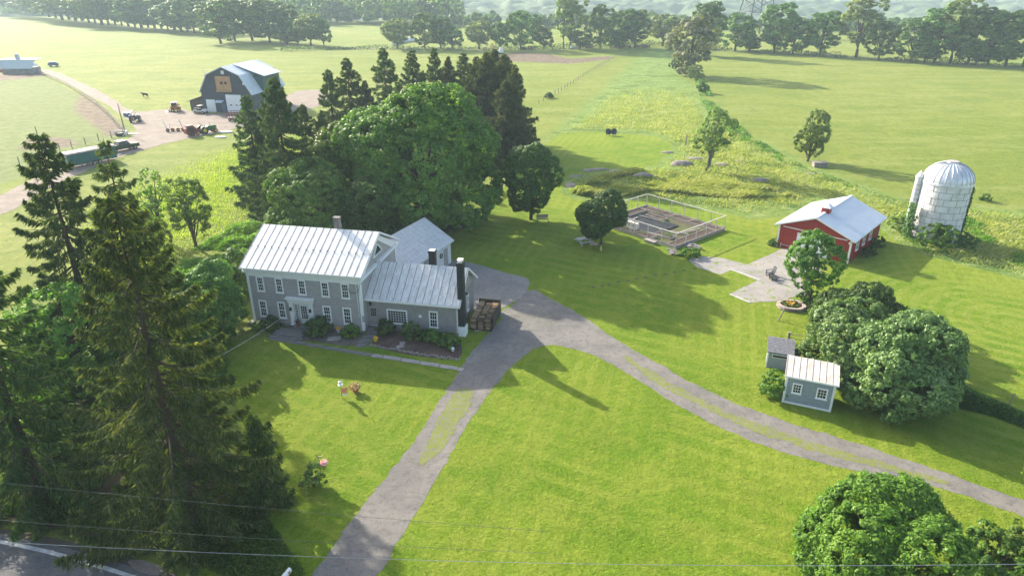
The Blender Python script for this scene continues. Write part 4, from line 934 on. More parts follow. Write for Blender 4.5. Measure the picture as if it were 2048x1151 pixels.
brush('fence_brush', P((560,104),(700,100),(900,101),(1200,99),(1330,93),(1400,100),(1540,108),(1700,118),(1900,130),(2100,137),(2100,131),(1900,124),(1700,112),(1540,102),(1400,94),(1330,88),(1200,94),(900,97),(700,96),(560,100)), 26000, 2.2, .45, L_DARK, 10, thr=.35, dens_sc=.06)
brush('hedgerow_brush', P((1385,150),(1400,140),(1440,215),(1500,270),(1600,330),(1720,370),(1700,378),(1560,325),(1450,265),(1400,205)), 16000, 1.0, .28, L_MAPLE, 11, thr=.45)
# meadow grass: blades too many to count
def blades(name, poly, n, h, w, cols, seed, fade=1.0, thr=0.0):
    g = np.random.default_rng(seed); a = np.array(poly); lo, hi = a.min(0), a.max(0)
    x = g.uniform(lo[0], hi[0], n*3); y = g.uniform(lo[1], hi[1], n*3)
    k = sdist(x, y, poly) > .1; x, y = x[k][:n], y[k][:n]
    f = fbm(x, y, .35, seed); kk = f > thr; x, y, f = x[kk], y[kk], f[kk]; n = len(x)
    a = g.uniform(0, 6.28, n); H = h*(.4+1.2*f)*g.uniform(.6, 1.3, n); L = H*g.uniform(.3, .9, n)
    wx, wy = .8+g.normal(0, .35, n), -.3+g.normal(0, .35, n)
    b = np.stack([x, y, np.full(n, -.02)], 1); s = np.stack([np.cos(a)*w, np.sin(a)*w, 0*a], 1); tip = np.stack([wx*L, wy*L, H], 1)
    V = np.stack([b-s, b+s, b+tip*np.array([.45, .45, .7])+s*.7, b+tip], 1).reshape(-1, 3)
    return tag(npmesh(name, V, np.arange(n*4).reshape(n, 4), cols), kind='stuff')
def grassmat(name, colf, trans=.25, hue=.55):
    m, t, p = nt(name); v = vec(t, 'Object'); g_ = node(t, 'ShaderNodeNewGeometry')
    hs = node(t, 'ShaderNodeHueSaturation'); t.links.new(colf(t, v), hs.inputs['Color']); t.links.new(math_(t, 'ADD', math_(t, 'MULTIPLY', g_.outputs['Random Per Island'], .7), .72), hs.inputs['Value']); hs.inputs['Hue'].default_value = hue; hs.inputs['Saturation'].default_value = .9
    t.links.new(hs.outputs[0], p.inputs['Base Color']); p.inputs['Roughness'].default_value = .7; p.inputs['Specular IOR Level'].default_value = .2
    tr = node(t, 'ShaderNodeBsdfTranslucent'); t.links.new(hs.outputs[0], tr.inputs[0]); mx = node(t, 'ShaderNodeMixShader'); mx.inputs[0].default_value = trans
    t.links.new(p.outputs[0], mx.inputs[1]); t.links.new(tr.outputs[0], mx.inputs[2]); t.links.new(mx.outputs[0], t.nodes['Material Output'].inputs[0]); return m
L_GRASS = grassmat('meadow_blades', meadowcol); L_FIELD = grassmat('field_blades', fieldcol); L_LAWN = grassmat('lawn_blades', lawncol, .3, .505)
def blades(name, poly, n, h, w, cols, seed, fade=1.0, thr=0.0):
    g = np.random.default_rng(seed); a = np.array(poly); lo, hi = a.min(0), a.max(0)
    x = g.uniform(lo[0], hi[0], n*3); y = g.uniform(lo[1], hi[1], n*3)
    k = sdist(x, y, poly) > .1; x, y = x[k][:n], y[k][:n]
    f = fbm(x, y, .35, seed); kk = f > thr; x, y, f = x[kk], y[kk], f[kk]; n = len(x)
    a = g.uniform(0, 6.28, n); H = h*(.4+1.2*f)*g.uniform(.6, 1.3, n); L = H*g.uniform(.3, .9, n)
    wx, wy = .8+g.normal(0, .35, n), -.3+g.normal(0, .35, n)
    b = np.stack([x, y, np.full(n, -.02)], 1); s = np.stack([np.cos(a)*w, np.sin(a)*w, 0*a], 1); tip = np.stack([wx*L, wy*L, H], 1)
    V = np.stack([b-s, b+s, b+tip*np.array([.45, .45, .7])+s*.7, b+tip], 1).reshape(-1, 3)
    return tag(npmesh(name, V, np.arange(n*4).reshape(n, 4), cols), kind='stuff')
L_GRASS = leafmat('meadow_blades', [(.15, .22, .04), (.22, .28, .06), (.32, .35, .13), (.44, .43, .25)], .35, .6)
L_FIELD = leafmat('field_blades', [(.16, .23, .03), (.22, .29, .045), (.28, .33, .07), (.36, .38, .12)], .35, .6)
L_LAWN = leafmat('lawn_blades', [(.10, .17, .010), (.15, .22, .016), (.20, .27, .028), (.28, .32, .055)], .35, .6)
def blades(name, poly, n, h, w, m, seed, soft=3, keep=None, not_in=()):
    g = np.random.default_rng(seed); a = np.array(poly); lo, hi = a.min(0), a.max(0)
    lo = np.maximum(lo, [-95, 16]); hi = np.minimum(hi, [95, 215])
    x = g.uniform(lo[0], hi[0], n*5); y = g.uniform(lo[1], hi[1], n*5)
    vis = (np.abs(x) < .78*(y*.911+12.3)+3); x, y = x[vis], y[vis]
    sd = sdist(x, y, poly); k = g.uniform(0, 1, len(x)) < np.clip(sd/soft, 0, 1)
    if keep: k &= g.uniform(0, 1, len(x)) < keep(x, y)
    for q in not_in: k &= sdist(x, y, q) < -.3+.9*fbm(x, y, 1.1, 4)**1.5
    x, y = x[k][:n], y[k][:n]
    f = fbm(x, y, .35, seed); n = len(x)
    a = g.uniform(0, 6.28, n); H = h*(.4+1.2*f)*g.uniform(.6, 1.3, n); L = H*g.uniform(.3, .9, n)
    wx, wy = .8+g.normal(0, .35, n), -.3+g.normal(0, .35, n)
    b = np.stack([x, y, np.full(n, -.02)], 1); s = np.stack([np.cos(a)*w, np.sin(a)*w, 0*a], 1); tip = np.stack([wx*L, wy*L, H], 1)
    V = np.stack([b-s, b+s, b+tip*np.array([.45, .45, .7])+s*.7, b+tip], 1).reshape(-1, 3)
    return tag(npmesh(name, V, np.arange(n*4).reshape(n, 4), m), kind='stuff')
blades('meadow_grass', STRIP[0], 95000, .38, .04, L_GRASS, 1, 5, lambda x, y: np.clip((215-y)/110, 0, 1))
blades('pond_reeds', PONDB, 42000, .75, .055, L_GRASS, 5, 1.0, lambda x, y: np.clip((fbm(x, y, .22, 9)-.38)*6, 0, 1))
blades('left_field_grass', P((150,420),(420,300),(620,260),(640,330),(560,440),(480,480),(400,560),(330,600),(100,600)), 42000, .3, .04, L_FIELD, 2, 24)
HOUSEP = [hw(a, b)[:2] for a, b in ((-.2, .5), (-.2, -.9), (2.4, -1.2), (2.5, -3.2), (12.5, -3.4), (21.9, -5.2), (21.9, -4), (21.3, -3), (21.2, 1), (22.8, 2.4), (22.8, 7), (20, 8), (11, 10), (-.3, 9.6))]
PATP = P((1372,518),(1400,512),(1445,516),(1495,529),(1540,508),(1572,494),(1640,510),(1640,545),(1600,575),(1545,603),(1500,605),(1462,586),(1515,560),(1462,540),(1440,549),(1395,534))
GARP = [(19.35, 94.6), (27.8, 84.8), (19.9, 77.9), (11.4, 87.7)]
blades('lawn_grass', LAWN[0], 330000, .06, .02, L_LAWN, 3, .5, lambda x, y: np.clip((100-y)/55, 0, 1), (drive, HOUSEP, PATP, GARP, P((450,1110),(560,1200),(560,1100),(520,1040),(440,1000))))
# ---------------------------------------------------------------- field tree lines: every tree its own
base = []
for k, (h, r, b_, n, m, ln) in enumerate([(18, 5.5, 1.5, 6200, L_FAR, (1, 0)), (20, 4.2, 1.5, 5200, L_FAR, (2, 0)), (13, 5.0, 2.2, 4800, L_PALE, (0, 0)), (22, 4.6, 4, 4000, L_PALE, (1.5, 0)), (10, 3.2, 1.2, 2200, L_FAR, (0, 0)), (17, 6.0, 1.5, 5200, L_GREYT, (1.5, 0))]):
    t = thing('field_tree', 'x', 'tree', (0, -170-k)); broadleaf(h, r, b_, n, .42, m, 200+k, parent=t, limbs=12, lobes=24, clump=1.0, core=.72, tr=.32); base.append((t, h, r))
used = set()
def far_tree(kind, px, py, ty, wpx, lb, grp):
    t, h, r = base[kind]; x, y = at(px, py)
    v_ = (ty-575.5)/FOC; dep = R(PITCH)+math.atan(v_); H = 30-y*math.tan(dep); H = max(3, H); s = 1.32*wpx/2*zdepth(x, y, H/2)/FOC/r
    if kind in used: return dup(t, (x, y), random.uniform(-.5, .5), lb, (s, s, H/h), grp)
    used.add(kind); t.location = (x, y, 0); t.scale = (s, s, H/h); t['label'] = lb; t['group'] = grp; return t
GC, GRt, GL = 'trees on the fence line across the middle', 'trees on the fence line at the right', 'grove at the upper left'
for a in [(2,795,98,38,46,'round yellow green tree left of the white car in the far field'),(0,850,98,25,44,'tree right of the white car in the far field'),(1,882,98,32,34,'darker tree of the trio behind the pointed spruces'),(4,905,99,52,32,'small grey green tree beside the dark tree of the trio'),
    (2,958,99,42,44,'small round tree standing alone above the spruce tops'),(4,1000,100,45,26,'thin pale tree by the rusty wagon'),(0,1042,99,22,58,'broad dark round tree above the earth bank'),(4,1088,99,56,26,'thin young tree right of the broad dark one'),
    (3,1127,98,-8,32,'tall thin tree, left of the tallest pair'),(3,1141,98,-14,50,'tallest tree of the middle fence line with high crown'),(0,1200,98,10,46,'dark upright tree by the red machines'),(4,1222,97,58,24,'little tree in the row before the two dark ones'),(4,1238,97,60,20,'smallest tree in the row before the two dark ones'),
    (1,1247,96,12,34,'left of two close dark trees at the end of the row'),(1,1270,96,14,36,'right of two close dark trees at the end of the row'),(2,1325,92,30,56,'spreading crooked tree above the grassy lane'),(4,1160,99,62,34,'low shrub tree by the white barrel')]: far_tree(*a, GC)
for a in [(5,1378,150,22,80,'big bare twigged grey tree where the hedge line meets the fence'),(1,1408,112,-5,48,'tall bright tree leaning behind the bare twigged one'),(0,1470,102,26,58,'rounded tree in front of the lattice tower'),(4,1498,104,68,34,'little leaning tree at the foot of the lattice tower'),
    (1,1548,106,-2,52,'tall leafy tree right of the lattice tower'),(0,1585,108,35,48,'shorter tree beside the tall leafy one'),(1,1640,111,16,48,'windblown tree with a clear stem in the open'),(3,1712,115,-8,66,'pale tall tree with silvery leaves'),
    (0,1757,119,44,52,'low dark round tree right of the silvery one'),(0,1822,124,38,66,'broad tree starting the dense right row'),(1,1868,126,4,60,'tall tree in the dense right row, left end'),(3,1900,127,-10,60,'airy tall tree in the dense right row'),
    (1,1935,129,6,62,'windblown tree in the middle of the dense right row'),(0,1975,131,22,64,'dark tree in the dense right row near the edge'),(1,2010,133,12,60,'tree in the dense right row just inside the edge'),(0,2045,134,18,66,'rightmost tree at the right edge of the photo'),(4,1848,126,80,36,'low undergrowth tree under the dense right row'),(4,1950,131,85,40,'low undergrowth tree near the right edge')]: far_tree(*a, GRt)
for a in [(1,442,88,-8,56,'pale tree at the left front of the grove, reaching lowest'),(0,470,82,-10,60,'bushy tree just behind the pale front one'),(1,505,82,-12,54,'tall tree in the middle of the grove'),(0,540,85,-4,60,'wide tree right of the grove middle'),
    (1,572,87,4,46,'tree at the right shoulder of the grove'),(4,596,90,40,30,'small tree filling between grove and outlier'),(2,622,91,28,46,'rounded outlier tree on the right end of the grove'),(4,648,92,40,24,'thin tree at the very right end of the grove'),(4,575,90,55,40,'low leafy tree under the right shoulder')]: far_tree(*a, GL)
i = 0; words = ['densely leaved', 'pale topped', 'dark', 'slender', 'broad', 'leaning', 'round headed', 'ragged']
for k in range(34):
    px = -20+k*13.2; py = np.interp(px, [-20, 60, 120, 200, 300, 430], [10, 22, 38, 48, 56, 68])+random.uniform(-2, 2)
    far_tree(random.choice([0, 1, 0, 1, 2]), px, py, py-random.uniform(62, 90), random.uniform(44, 64), ['first', 'second', 'third'][k % 3]+' of a %s trio at %s of the left wood edge' % (words[k//3 % 8], ['the far start', 'the upper end', 'the upper third', 'the upper bend', 'the middle', 'the lower middle', 'the lower third', 'the lower bend', 'the lower end', 'the grove side', 'the grove gap', 'the grove corner'][k//3]), 'trees along the left wood edge')
# far woods: one mass, beyond counting
def woods(name, rows, m, seed, sz):
    g = np.random.default_rng(seed); Vs = []; n0 = 260
    protos = [crown_pts(16, 6, .8, n0, seed+q, 8, 1.1) for q in range(6)]
    Cn = []; Nn = []
    for (x0, y0, x1, y1, cnt, dep, hh) in rows:
        for k in range(cnt):
            f = g.uniform(); x = x0+(x1-x0)*f; y = y0+(y1-y0)*f+g.uniform(0, dep); s = hh/16*g.uniform(.7, 1.2); q = protos[g.integers(6)]
            z = far_relief(np.array([x]), np.array([y]))[0]
            Cn.append(q[0]*s*np.array([g.uniform(.8, 1.1)]*2+[1])+np.array([x, y, z])); Nn.append(q[1])
    V, F = leaves(np.vstack(Cn), np.vstack(Nn), sz, .8, seed); return tag(npmesh(name, V, F, m), kind='stuff')
def row(a, b, cnt, dep, hh): (x0, y0), (x1, y1) = at(*a), at(*b); return (x0, y0, x1, y1, cnt, dep, hh)
woods('far_woods', [row((560, 48), (910, 53), 60, 60, 21), row((560, 44), (900, 46), 60, 120, 24), row((880, 57), (1320, 60), 100, 40, 8.5), row((1330, 60), (2100, 72), 150, 50, 6.8), row((-60, 6), (420, 40), 150, 160, 22), row((400, 36), (600, 40), 60, 200, 22), row((-200, 0), (700, 20), 120, 300, 20)], L_FAR, 5, 1.15)
# ================================================================ small things
mRubber = mat('rubber', (.025, .025, .025), .85, .2, 5)
mSteel = mat('bare_steel', (.42, .42, .43), .35, .2, 5, metal=.6)
mOrange = mat('orange_paint', (.42, .17, .05), .5, .2, 3)
mRedP = mat('faded_red_paint', (.24, .05, .04), .6, .3, 3, sc2=8)
mGreenP = mat('tractor_green', (.03, .14, .03), .45, .2, 3)
mYel = mat('yellow_paint', (.75, .55, .04), .5, .2, 3)
mBlueP = mat('tractor_blue', (.05, .10, .22), .45, .2, 3)
mTruck = mat('dark_green_paint', (.012, .035, .035), .25, .2, 2, spec=.6)
mTeal = mat('trailer_green', (.025, .12, .11), .45, .15, 1)
mLamp = mat('lamp_red', (.5, .02, .02), .3, .1)
mClear = mat('lamp_clear', (.7, .7, .68), .2, .1)
mFlwO = mat('orange_petals', (.8, .25, .03), .7, .4, 30, col2=(.8, .6, .05))
mFlwP = mat('pink_petals', (.75, .25, .3), .7, .4, 30, col2=(.8, .6, .5))
mTerra = mat('terracotta', (.35, .14, .07), .8, .2, 5)
mRock = mat('grey_rock', (.27, .235, .21), .9, .35, 1.5, sc2=6, bmp=.6)
mSlate = mat('slate_stone', (.20, .19, .185), .9, .35, 3, sc2=9, bmp=.4)
mSoil = mat('soil', (.075, .05, .038), .95, .4, 5, sc2=15, bmp=.5)
mTimber = mat('bed_timber', (.36, .325, .29), .85, .3, 3, sc2=10, stretch=(1, 1, 3))
mRail = mat('pale_rail', (.55, .52, .48), .7, .25, 3, sc2=9)
mTarp = mat('black_weed_cloth', (.022, .022, .027), .6, .5, 3)
def wheel(parent, c, r, w, ax='y', rim=None, rimr=.55):
    t_ = MB(); t_.cyl(c, ax, r, w, 20); wo = t_.build('wheel', mRubber, parent)
    t_ = MB(); t_.cyl(c, ax, r*rimr, w+.03, 14); t_.build('rim', rim or mSteel, wo); return wo
# ---------------------------------------------------------------- firewood
mLog = leafmat('split_logs', [(.07, .045, .03), (.17, .11, .07), (.28, .18, .11), (.42, .28, .17)], 0, .9)
g = np.random.default_rng(3); fw = MB(); woodp = thing('firewood_rack', 'dark rack with rows of split firewood against the wing end wall', 'firewood', hw(20.55, 2.6), HR)
for row_ in range(3):
    for k in range(20):
        for z in range(10):
            top = 1.2 if row_ != 1 else 1.02
            zz = .12+z*.145
            if zz > top: continue
            y = .05+k*.195+g.uniform(-.04, .04); r_ = g.uniform(.055, .085); x = .1+row_*.68
            fw.cbox((x+.27, y+g.uniform(-.02, .02), zz+g.uniform(-.02, .02)), (.52+g.uniform(-.14, .1), r_*2, r_*1.9), g.uniform(-.12, .12), g.uniform(0, 1.5))
lg = fw.build('log', mLog, woodp); lg['kind'] = 'stuff'
fr = MB()
for x in (0, .7, 1.38, 2.1):
    fr.box(x-.03, x+.03, -.1, -.04, 0, 1.25); fr.box(x-.03, x+.03, 3.95, 4.01, 0, 1.35)
fr.box(-.03, 2.13, -.1, 4.0, .0, .07); fr.box(2.14, 2.18, .3, 4.0, .1, 1.35); fr.box(0, 2.14, 4.02, 4.06, .1, 1.35)
fr.build('rack_frame', mat('rack_wood', (.06, .045, .035), .9, .3, 4), woodp)
# ---------------------------------------------------------------- beds and paving by the house
def hpoly(*pts): return [hw(a, b)[:2] for a, b in pts]
m_bed = gravelmat('bed_mulch', (.10, .065, .05), (.14, .10, .08), (.05, .035, .03))
sheet('mulch_bed', hpoly((12.5, 1), (12.4, -.9), (12.6, -2.2), (15, -2.9), (18, -3.3), (20.9, -3.1), (21.1, -2.2), (20.6, -.7), (20.0, .95)), .022, m_bed, .12, .25, 30)
sheet('gravel_walk', hpoly((6.0, 0), (11.2, 0), (11.2, -1.0), (12.4, -1.0), (12.4, -2.8), (2.5, -2.3), (2.7, -.2)), .018, gravelmat('walk_soil', (.13, .11, .095), (.17, .15, .13), (.08, .07, .06)), .15, .25, 31)
def slab(x0, x1, y0, y1, lb, rz=0, m=mStone, z=.05):
    c_ = hw((x0+x1)/2, (y0+y1)/2); w_, d_ = (x1-x0)/2, (y1-y0)/2
    pts = [(-w_, -d_), (0, -d_*random.uniform(.95, 1.08)), (w_, -d_*random.uniform(.85, 1)), (w_*1.02, 0), (w_, d_*random.uniform(.9, 1)), (0, d_), (-w_, d_*random.uniform(.88, 1)), (-w_*.98, 0)]
    b = MB(); b.prism([(p[0]*.985, p[1]*.985) for p in pts], 'z', -.02, z); o = b.build('paving_slab', m); o.location = c_; o.rotation_euler = (0, 0, HR+rz)
    return tag(o, lb, 'paving slab', 'paving slabs before the house')
x = 3.0; ln_ = [1.9, 2.0, 1.7, 1.5, .85, .75, .8, .85, 1.0, 1.75, 1.75, 1.8, 1.7, .55]
nm = ['first slab at the porch end', 'second slab from the porch end', 'third slab from the porch end', 'slab below the big dark shrub', 'small slab before the round white pot', 'small slab below the yellow green shrub', 'small slab at the left of the side door walk', 'small slab centred on the side door walk', 'slab right of the side door walk', 'long pale slab at the left of the mulch bed', 'second long pale slab along the mulch bed', 'third long pale slab along the mulch bed', 'long pale slab nearest the drive', 'short end slab closest to the drive']
for i, L in enumerate(ln_):
    yc = -2.75-(x-3)*.105; slab(x, x+L-.06, yc-.27, yc+.27, nm[i]+' of the straight stone walk', -.02-.085, mStoneL if i > 7 else mStone, .03+.015*(i > 8)); x += L
for i, (a, b_, c_, d_, lb) in enumerate([(11.3, 12.3, -.95, -.2, 'square slab at the foot of the side door steps'), (11.2, 12.2, -1.9, -1.05, 'middle slab of the side door walk'), (11.3, 12.1, -2.7, -2.0, 'slab of the side door walk nearest the lawn'), (8.2, 9.4, -2.0, -1.2, 'pale broken slab under the pot between two shrubs'), (15.0, 15.5, -1.5, -1.0, 'upper small stone crossing the mulch bed'), (14.9, 15.6, -2.1, -1.6, 'lower small stone crossing the mulch bed'), (21.0, 21.7, 2.3, 2.9, 'loose slab before the firewood')]):
    slab(a, b_, c_, d_, lb, .1*i, mStoneL if i > 2 else mStone, .04)
ed = MB()
for k in range(90):
    f = k/89; lx = 12.5+8.6*f; ly = -2.1-.9*math.sin(f*1.5)+random.uniform(-.25, .12)
    w_ = hw(lx, ly); ed.blob((w_[0], w_[1], .04), (random.uniform(.07, .17), random.uniform(.06, .13), random.uniform(.05, .1)), 6, .2)
tag(ed.build('edging_stone', mRock), kind='stuff')
for lx, ly, lb, mf in [(8.7, -.35, 'small orange ornament figure between two shrubs by the foundation', 0), (12.75, -1.35, 'yellow and orange flower pot beside the side door walk', 1)]:
    t = thing('flower_pot', lb, 'flower pot', hw(lx, ly)); b = MB(); b.lathe([(0, 0), (.13, 0), (.2, .28), (.22, .3), (.18, .3), (0, .26)], 14); b.build('pot', mClear if mf == 0 else mYel, t)
    b = MB()
    for k in range(26): a = random.uniform(0, 6.28); r_ = random.uniform(0, .24); b.blob((r_*math.cos(a), r_*math.sin(a), .34+random.uniform(0, .16)), (.06, .06, .05), 5)
    b.build('flowers', mFlwO, t)
for lx, lb in ((4.75, 'dark red flower pot left of the front door step'), (6.15, 'dark red flower pot right of the front door')):
    t = thing('flower_pot', lb, 'flower pot', (*hw(lx, -.62)[:2], .40 if lx < 5.9 else .40)); b = MB(); b.lathe([(0, 0), (.1, 0), (.15, .26), (.12, .26), (0, .22)], 12); b.build('pot', mTerra, t)
    b = MB()
    for k in range(22): a = random.uniform(0, 6.28); r_ = random.uniform(0, .22); b.blob((r_*math.cos(a), r_*math.sin(a), .3+random.uniform(0, .35)), (.07, .07, .06), 5)
    b.build('flowers', mat('maroon_leaves', (.14, .03, .03), .8, .5, 12, col2=(.05, .05, .02)), t)
b = MB(); b.blob((0, 0, .25), (.17, .17, .17), 14); b.lathe([(.1, 0), (.1, .09), (0, .1)], 12); o = b.build('gazing_globe', mClear, smooth=True); o.location = hw(20.1, -1.75); tag(o, 'white glass globe before the rightmost shrub', 'garden globe')
# service wire low across the front lawn
def wire(lb, p0, p1, r=.012, sag=.4, m=None, n=24):
    p0, p1 = Vector(p0), Vector(p1); pts = []
    for k in range(n+1):
        f = k/n; p = p0.lerp(p1, f); p.z -= sag*4*f*(1-f); pts.append(p)
    b = MB(); b.tube(pts, r, 5); return tag(b.build('overhead_wire', m or mat('wire_grey', (.26, .28, .30), .5, .1)), lb, 'wire', 'overhead wires')
w0 = hw(3.1, -.06, 1.0); wire('white wire running from the spruces low to the front of the farmhouse', (*at(440, 711, 1.9), 1.9), w0, .011, .15, mWhite)
zw = 8.5; mat('wire_dark', (.12, .13, .11), .6, .1)
wire('highest wire, pale, crossing the spruces at the left edge', (*at(-300, 932, zw), zw), (*at(1100, 1062, zw), zw), .008, .2, MATS['wire_dark'])
wire('middle wire along the verge below the spruces', (*at(-300, 1012, zw-.8), zw-.8), (*at(1100, 1105, zw-.8), zw-.8), .008, .3, MATS['wire_dark'])
wire('lowest wire, passing over the mailbox and the bright tree at the bottom right', (*at(-200, 1070, zw-1.6), zw-1.6), (*at(2400, 1120, zw-1.6), zw-1.6), .011, .9)
# mailbox
t = thing('mailbox', 'white rounded mailbox on a post at the mouth of the drive', 'mailbox', at(579, 1175), R(70))
b = MB(); b.prism([(-.11, 1.0), (.11, 1.0), (.11, 1.13)]+[(.11*math.cos(a), 1.13+.11*math.sin(a)) for a in np.linspace(.2, 2.94, 8)]+[(-.11, 1.13)], 'x', -.27, .27); b.build('box', mWhite, t)
MB().box(-.05, .05, -.05, .05, 0, 1.0).build('post', mWood, t); MB().box(.0, .12, -.14, -.115, 1.05, 1.2).build('flag', mOrange, t); MB().box(-.32, -.27, -.09, .09, .99, 1.2).build('door', mWhite, t)
# lawn ornaments
t = thing('bird_feeder', 'white bird feeder hung on a thin pole on the front lawn', 'bird feeder', at(684, 795))
MB().tube([(0, 0, 0), (0, 0, 1.75), (.12, 0, 1.9), (.22, 0, 1.78)], .014, 5).build('pole', mDark, t)
MB().lathe([(.0, 1.62), (.16, 1.48), (.13, 1.46), (.11, 1.25), (.2, 1.22), (.2, 1.18), (0, 1.18)], 12).build('feeder', mWhite, t)
t = thing('garden_flag', 'pink and orange garden flag on a stand near the flower pot', 'garden flag', at(691, 796), R(10))
MB().tube([(-.25, 0, 0), (-.25, 0, 1.0), (.25, 0, 1.0)], .012, 5).build('stand', mDark, t); b = MB(); b.box(-.2, .2, -.01, .01, .45, .98); b.build('cloth', mat('flag_pink', (.65, .12, .16), .8, .4, 4, col2=(.8, .4, .15)), t)
MB().box(-.22, .22, -.012, .012, .3, .45).build('hem', mWhite, t)
t = thing('flower_planter', 'dark planter of yellow and pink flowers standing on the front lawn', 'planter', at(711, 783)); MB().lathe([(0, 0), (.18, 0), (.28, .35), (.24, .35), (0, .3)], 14).build('pot', mTerra, t)
b = MB()
for k in range(70): a = random.uniform(0, 6.28); r_ = .5*math.sqrt(random.random()); b.blob((r_*math.cos(a), r_*math.sin(a), .42+.35*random.random()*(1.2-r_)), (.07, .07, .06), 5)
b.build('flowers', mat('mixed_petals', (.65, .55, .22), .8, .5, 9, col2=(.25, .05, .05)), t)
t = thing('shepherds_crook', 'black iron bird hook with pink flower basket on the lower front lawn', 'garden hook', at(644, 962))
b = MB(); b.tube([(0, 0, 0), (0, 0, 2.0)], .015, 5); b.tube([(-.25, 0, 1.75), (-.2, 0, 1.9), (0, 0, 1.93), (.2, 0, 1.9), (.25, 0, 1.75)], .013, 5); b.prism([(-.2, 2.14), (-.02, 2.0), (.25, 2.07), (.1, 2.0), (0, 1.96)], 'y', -.02, .02); b.build('hook', mDark, t)
t2_ = thing('hanging_basket', 'round basket of pale pink flowers hung on the iron hook', 'hanging basket', (*at(644, 962), 1.25)); t2_.location.x += .27
b = MB(); b.lathe([(0, 0), (.14, .04), (.2, .18), (0, .2)], 12); b.build('basket', mTerra, t2_); b = MB()
for k in range(40): a = random.uniform(0, 6.28); r_ = .26*math.sqrt(random.random()); b.blob((r_*math.cos(a), r_*math.sin(a), .2+.16*random.random()), (.07, .07, .06), 5)
b.tube([(0, 0, .2), (0, 0, .5)], .006, 4); b.build('flowers', mFlwP, t2_)
def rock(lb, x, y, r, seed, z=0, m=mRock, name='boulder', grp='rocks'):
    random.seed(seed); b = MB(); bm = bmesh.new(); bmesh.ops.create_icosphere(bm, subdivisions=3, radius=1)
    for v_ in bm.verts:
        p_ = v_.co; n_ = .75+.5*float(fbm(np.array([p_.x*1.1+seed]), np.array([p_.y*1.1+p_.z*.9]), 1.3, seed, 3)[0]); v_.co = Vector((p_.x*r[0]*n_, p_.y*r[1]*n_, p_.z*r[2]*n_))
    me = bpy.data.meshes.new(name); bm.to_mesh(me); bm.free(); me.materials.append(m); o = bpy.data.objects.new(name, me); COL.objects.link(o); o.location = (x, y, z); return tag(o, lb, 'rock', grp)
for i, (lb, px, py, r) in enumerate([('grey boulder under the edge of the small spruce on the lawn', 538, 932, (.6, .45, .35)), ('large flat pinkish boulder left of the windblown tree', 1364, 330, (2.2, 1.5, .9)), ('broad rock slab behind the flat boulder', 1388, 318, (2.0, 1.1, .35)), ('low rock right of the windblown tree', 1444, 330, (1.5, 1.0, .4)),
    ('long pale rock at the lower edge of the mown circle', 1200, 339, (1.8, .7, .25)), ('pale rock left of the long one at the mown circle', 1178, 341, (1.2, .9, .28)), ('pale flat rock right of the long one', 1235, 343, (1.8, 1.0, .3)), ('grey rock in the shade left of the brush', 1153, 353, (1.4, .6, .25)), ('pale curved rock nearest the shade tree', 1141, 370, (.9, 1.4, .22)),
    ('broken grey rock above the dark pond hollow', 1284, 354, (1.9, 1.1, .7)), ('low rock at the right tip of the mown circle', 1335, 305, (1.3, .7, .25)), ('rock in the rough grass before the stone trough', 1625, 348, (2.0, .8, .2)), ('small rock left of the brush in the shade', 1187, 371, (.5, .35, .25)), ('brown rock at the right end of the pond', 1520, 362, (1.5, .9, .5)), ('pale rock behind the windblown tree', 1402, 306, (1.3, .8, .3)), ('rock far right of the windblown tree', 1480, 323, (1.1, .6, .3))]):
    x, y = at(px, py); rock(lb, x, y, r, i+3)
# water of the pond hollow
m, t_, p = nt('pond_water'); p.inputs['Base Color'].default_value = (.06, .075, .05, 1); p.inputs['Roughness'].default_value = .08; mPond = m
sheet('pond', P((1360, 380), (1385, 368), (1420, 366), (1405, 376), (1380, 386)), .35, mPond, .1, .3, 40)
b = MB(); b.box(-1.1, 1.1, -.6, .6, 0, .75); b.box(-1.2, 1.2, -.7, .7, .75, .85); o = b.build('stone_trough', mRock); o.location = (*at(1638, 333), 0); tag(o, 'grey stone block trough in the rough grass by the windblown round tree', 'trough')
b = MB(); b.tube([(0, 0, 0), (.25, 0, 2.3)], .14, 8); o = b.build('wooden_post', mWood); o.location = (*at(1370, 291), 0); tag(o, 'old wooden post in tall grass left of the windblown tree', 'post')
b = MB(); b.tube([(0, 0, 0), (.55, .2, 1.3)], .06, 8); o = b.build('wooden_post', mWood); o.location = (*at(1556, 641), 0); tag(o, 'leaning wooden post before the round stone flower bed', 'post')
b = MB(); b.tube([(0, 0, 0), (.2, 0, 1.6)], .06, 8); o = b.build('wooden_post', mWood); o.location = (*at(2012, 822), 0); tag(o, 'grey leaning post in the weedy bank at the right edge', 'post')
# two round backed chairs at the top of the mown circle
for i, (px, lb) in enumerate([(1216, 'left dark round backed chair at the top of the mown circle'), (1228, 'right dark round backed chair at the top of the mown circle')]):
    t = thing('round_chair', lb, 'chair', at(px, 271), R(0), 'round backed chairs by the mown circle'); b = MB(); b.lathe([(0, 0), (.5, .12), (.66, .35), (.63, .37), (.48, .16), (0, .05)], 18); o = b.build('seat', mat('chair_dark', (.05, .055, .07), .5, .2), t); o.rotation_euler = (R(62), 0, R(12-24*i)); o.location = (0, .35, .65)
    b = MB(); [b.tube([(a, b2, 0), (a*.7, b2*.7, .6)], .03, 5) for a in (-.4, .4) for b2 in (-.3, .4)]; b.build('leg', mDark, t)
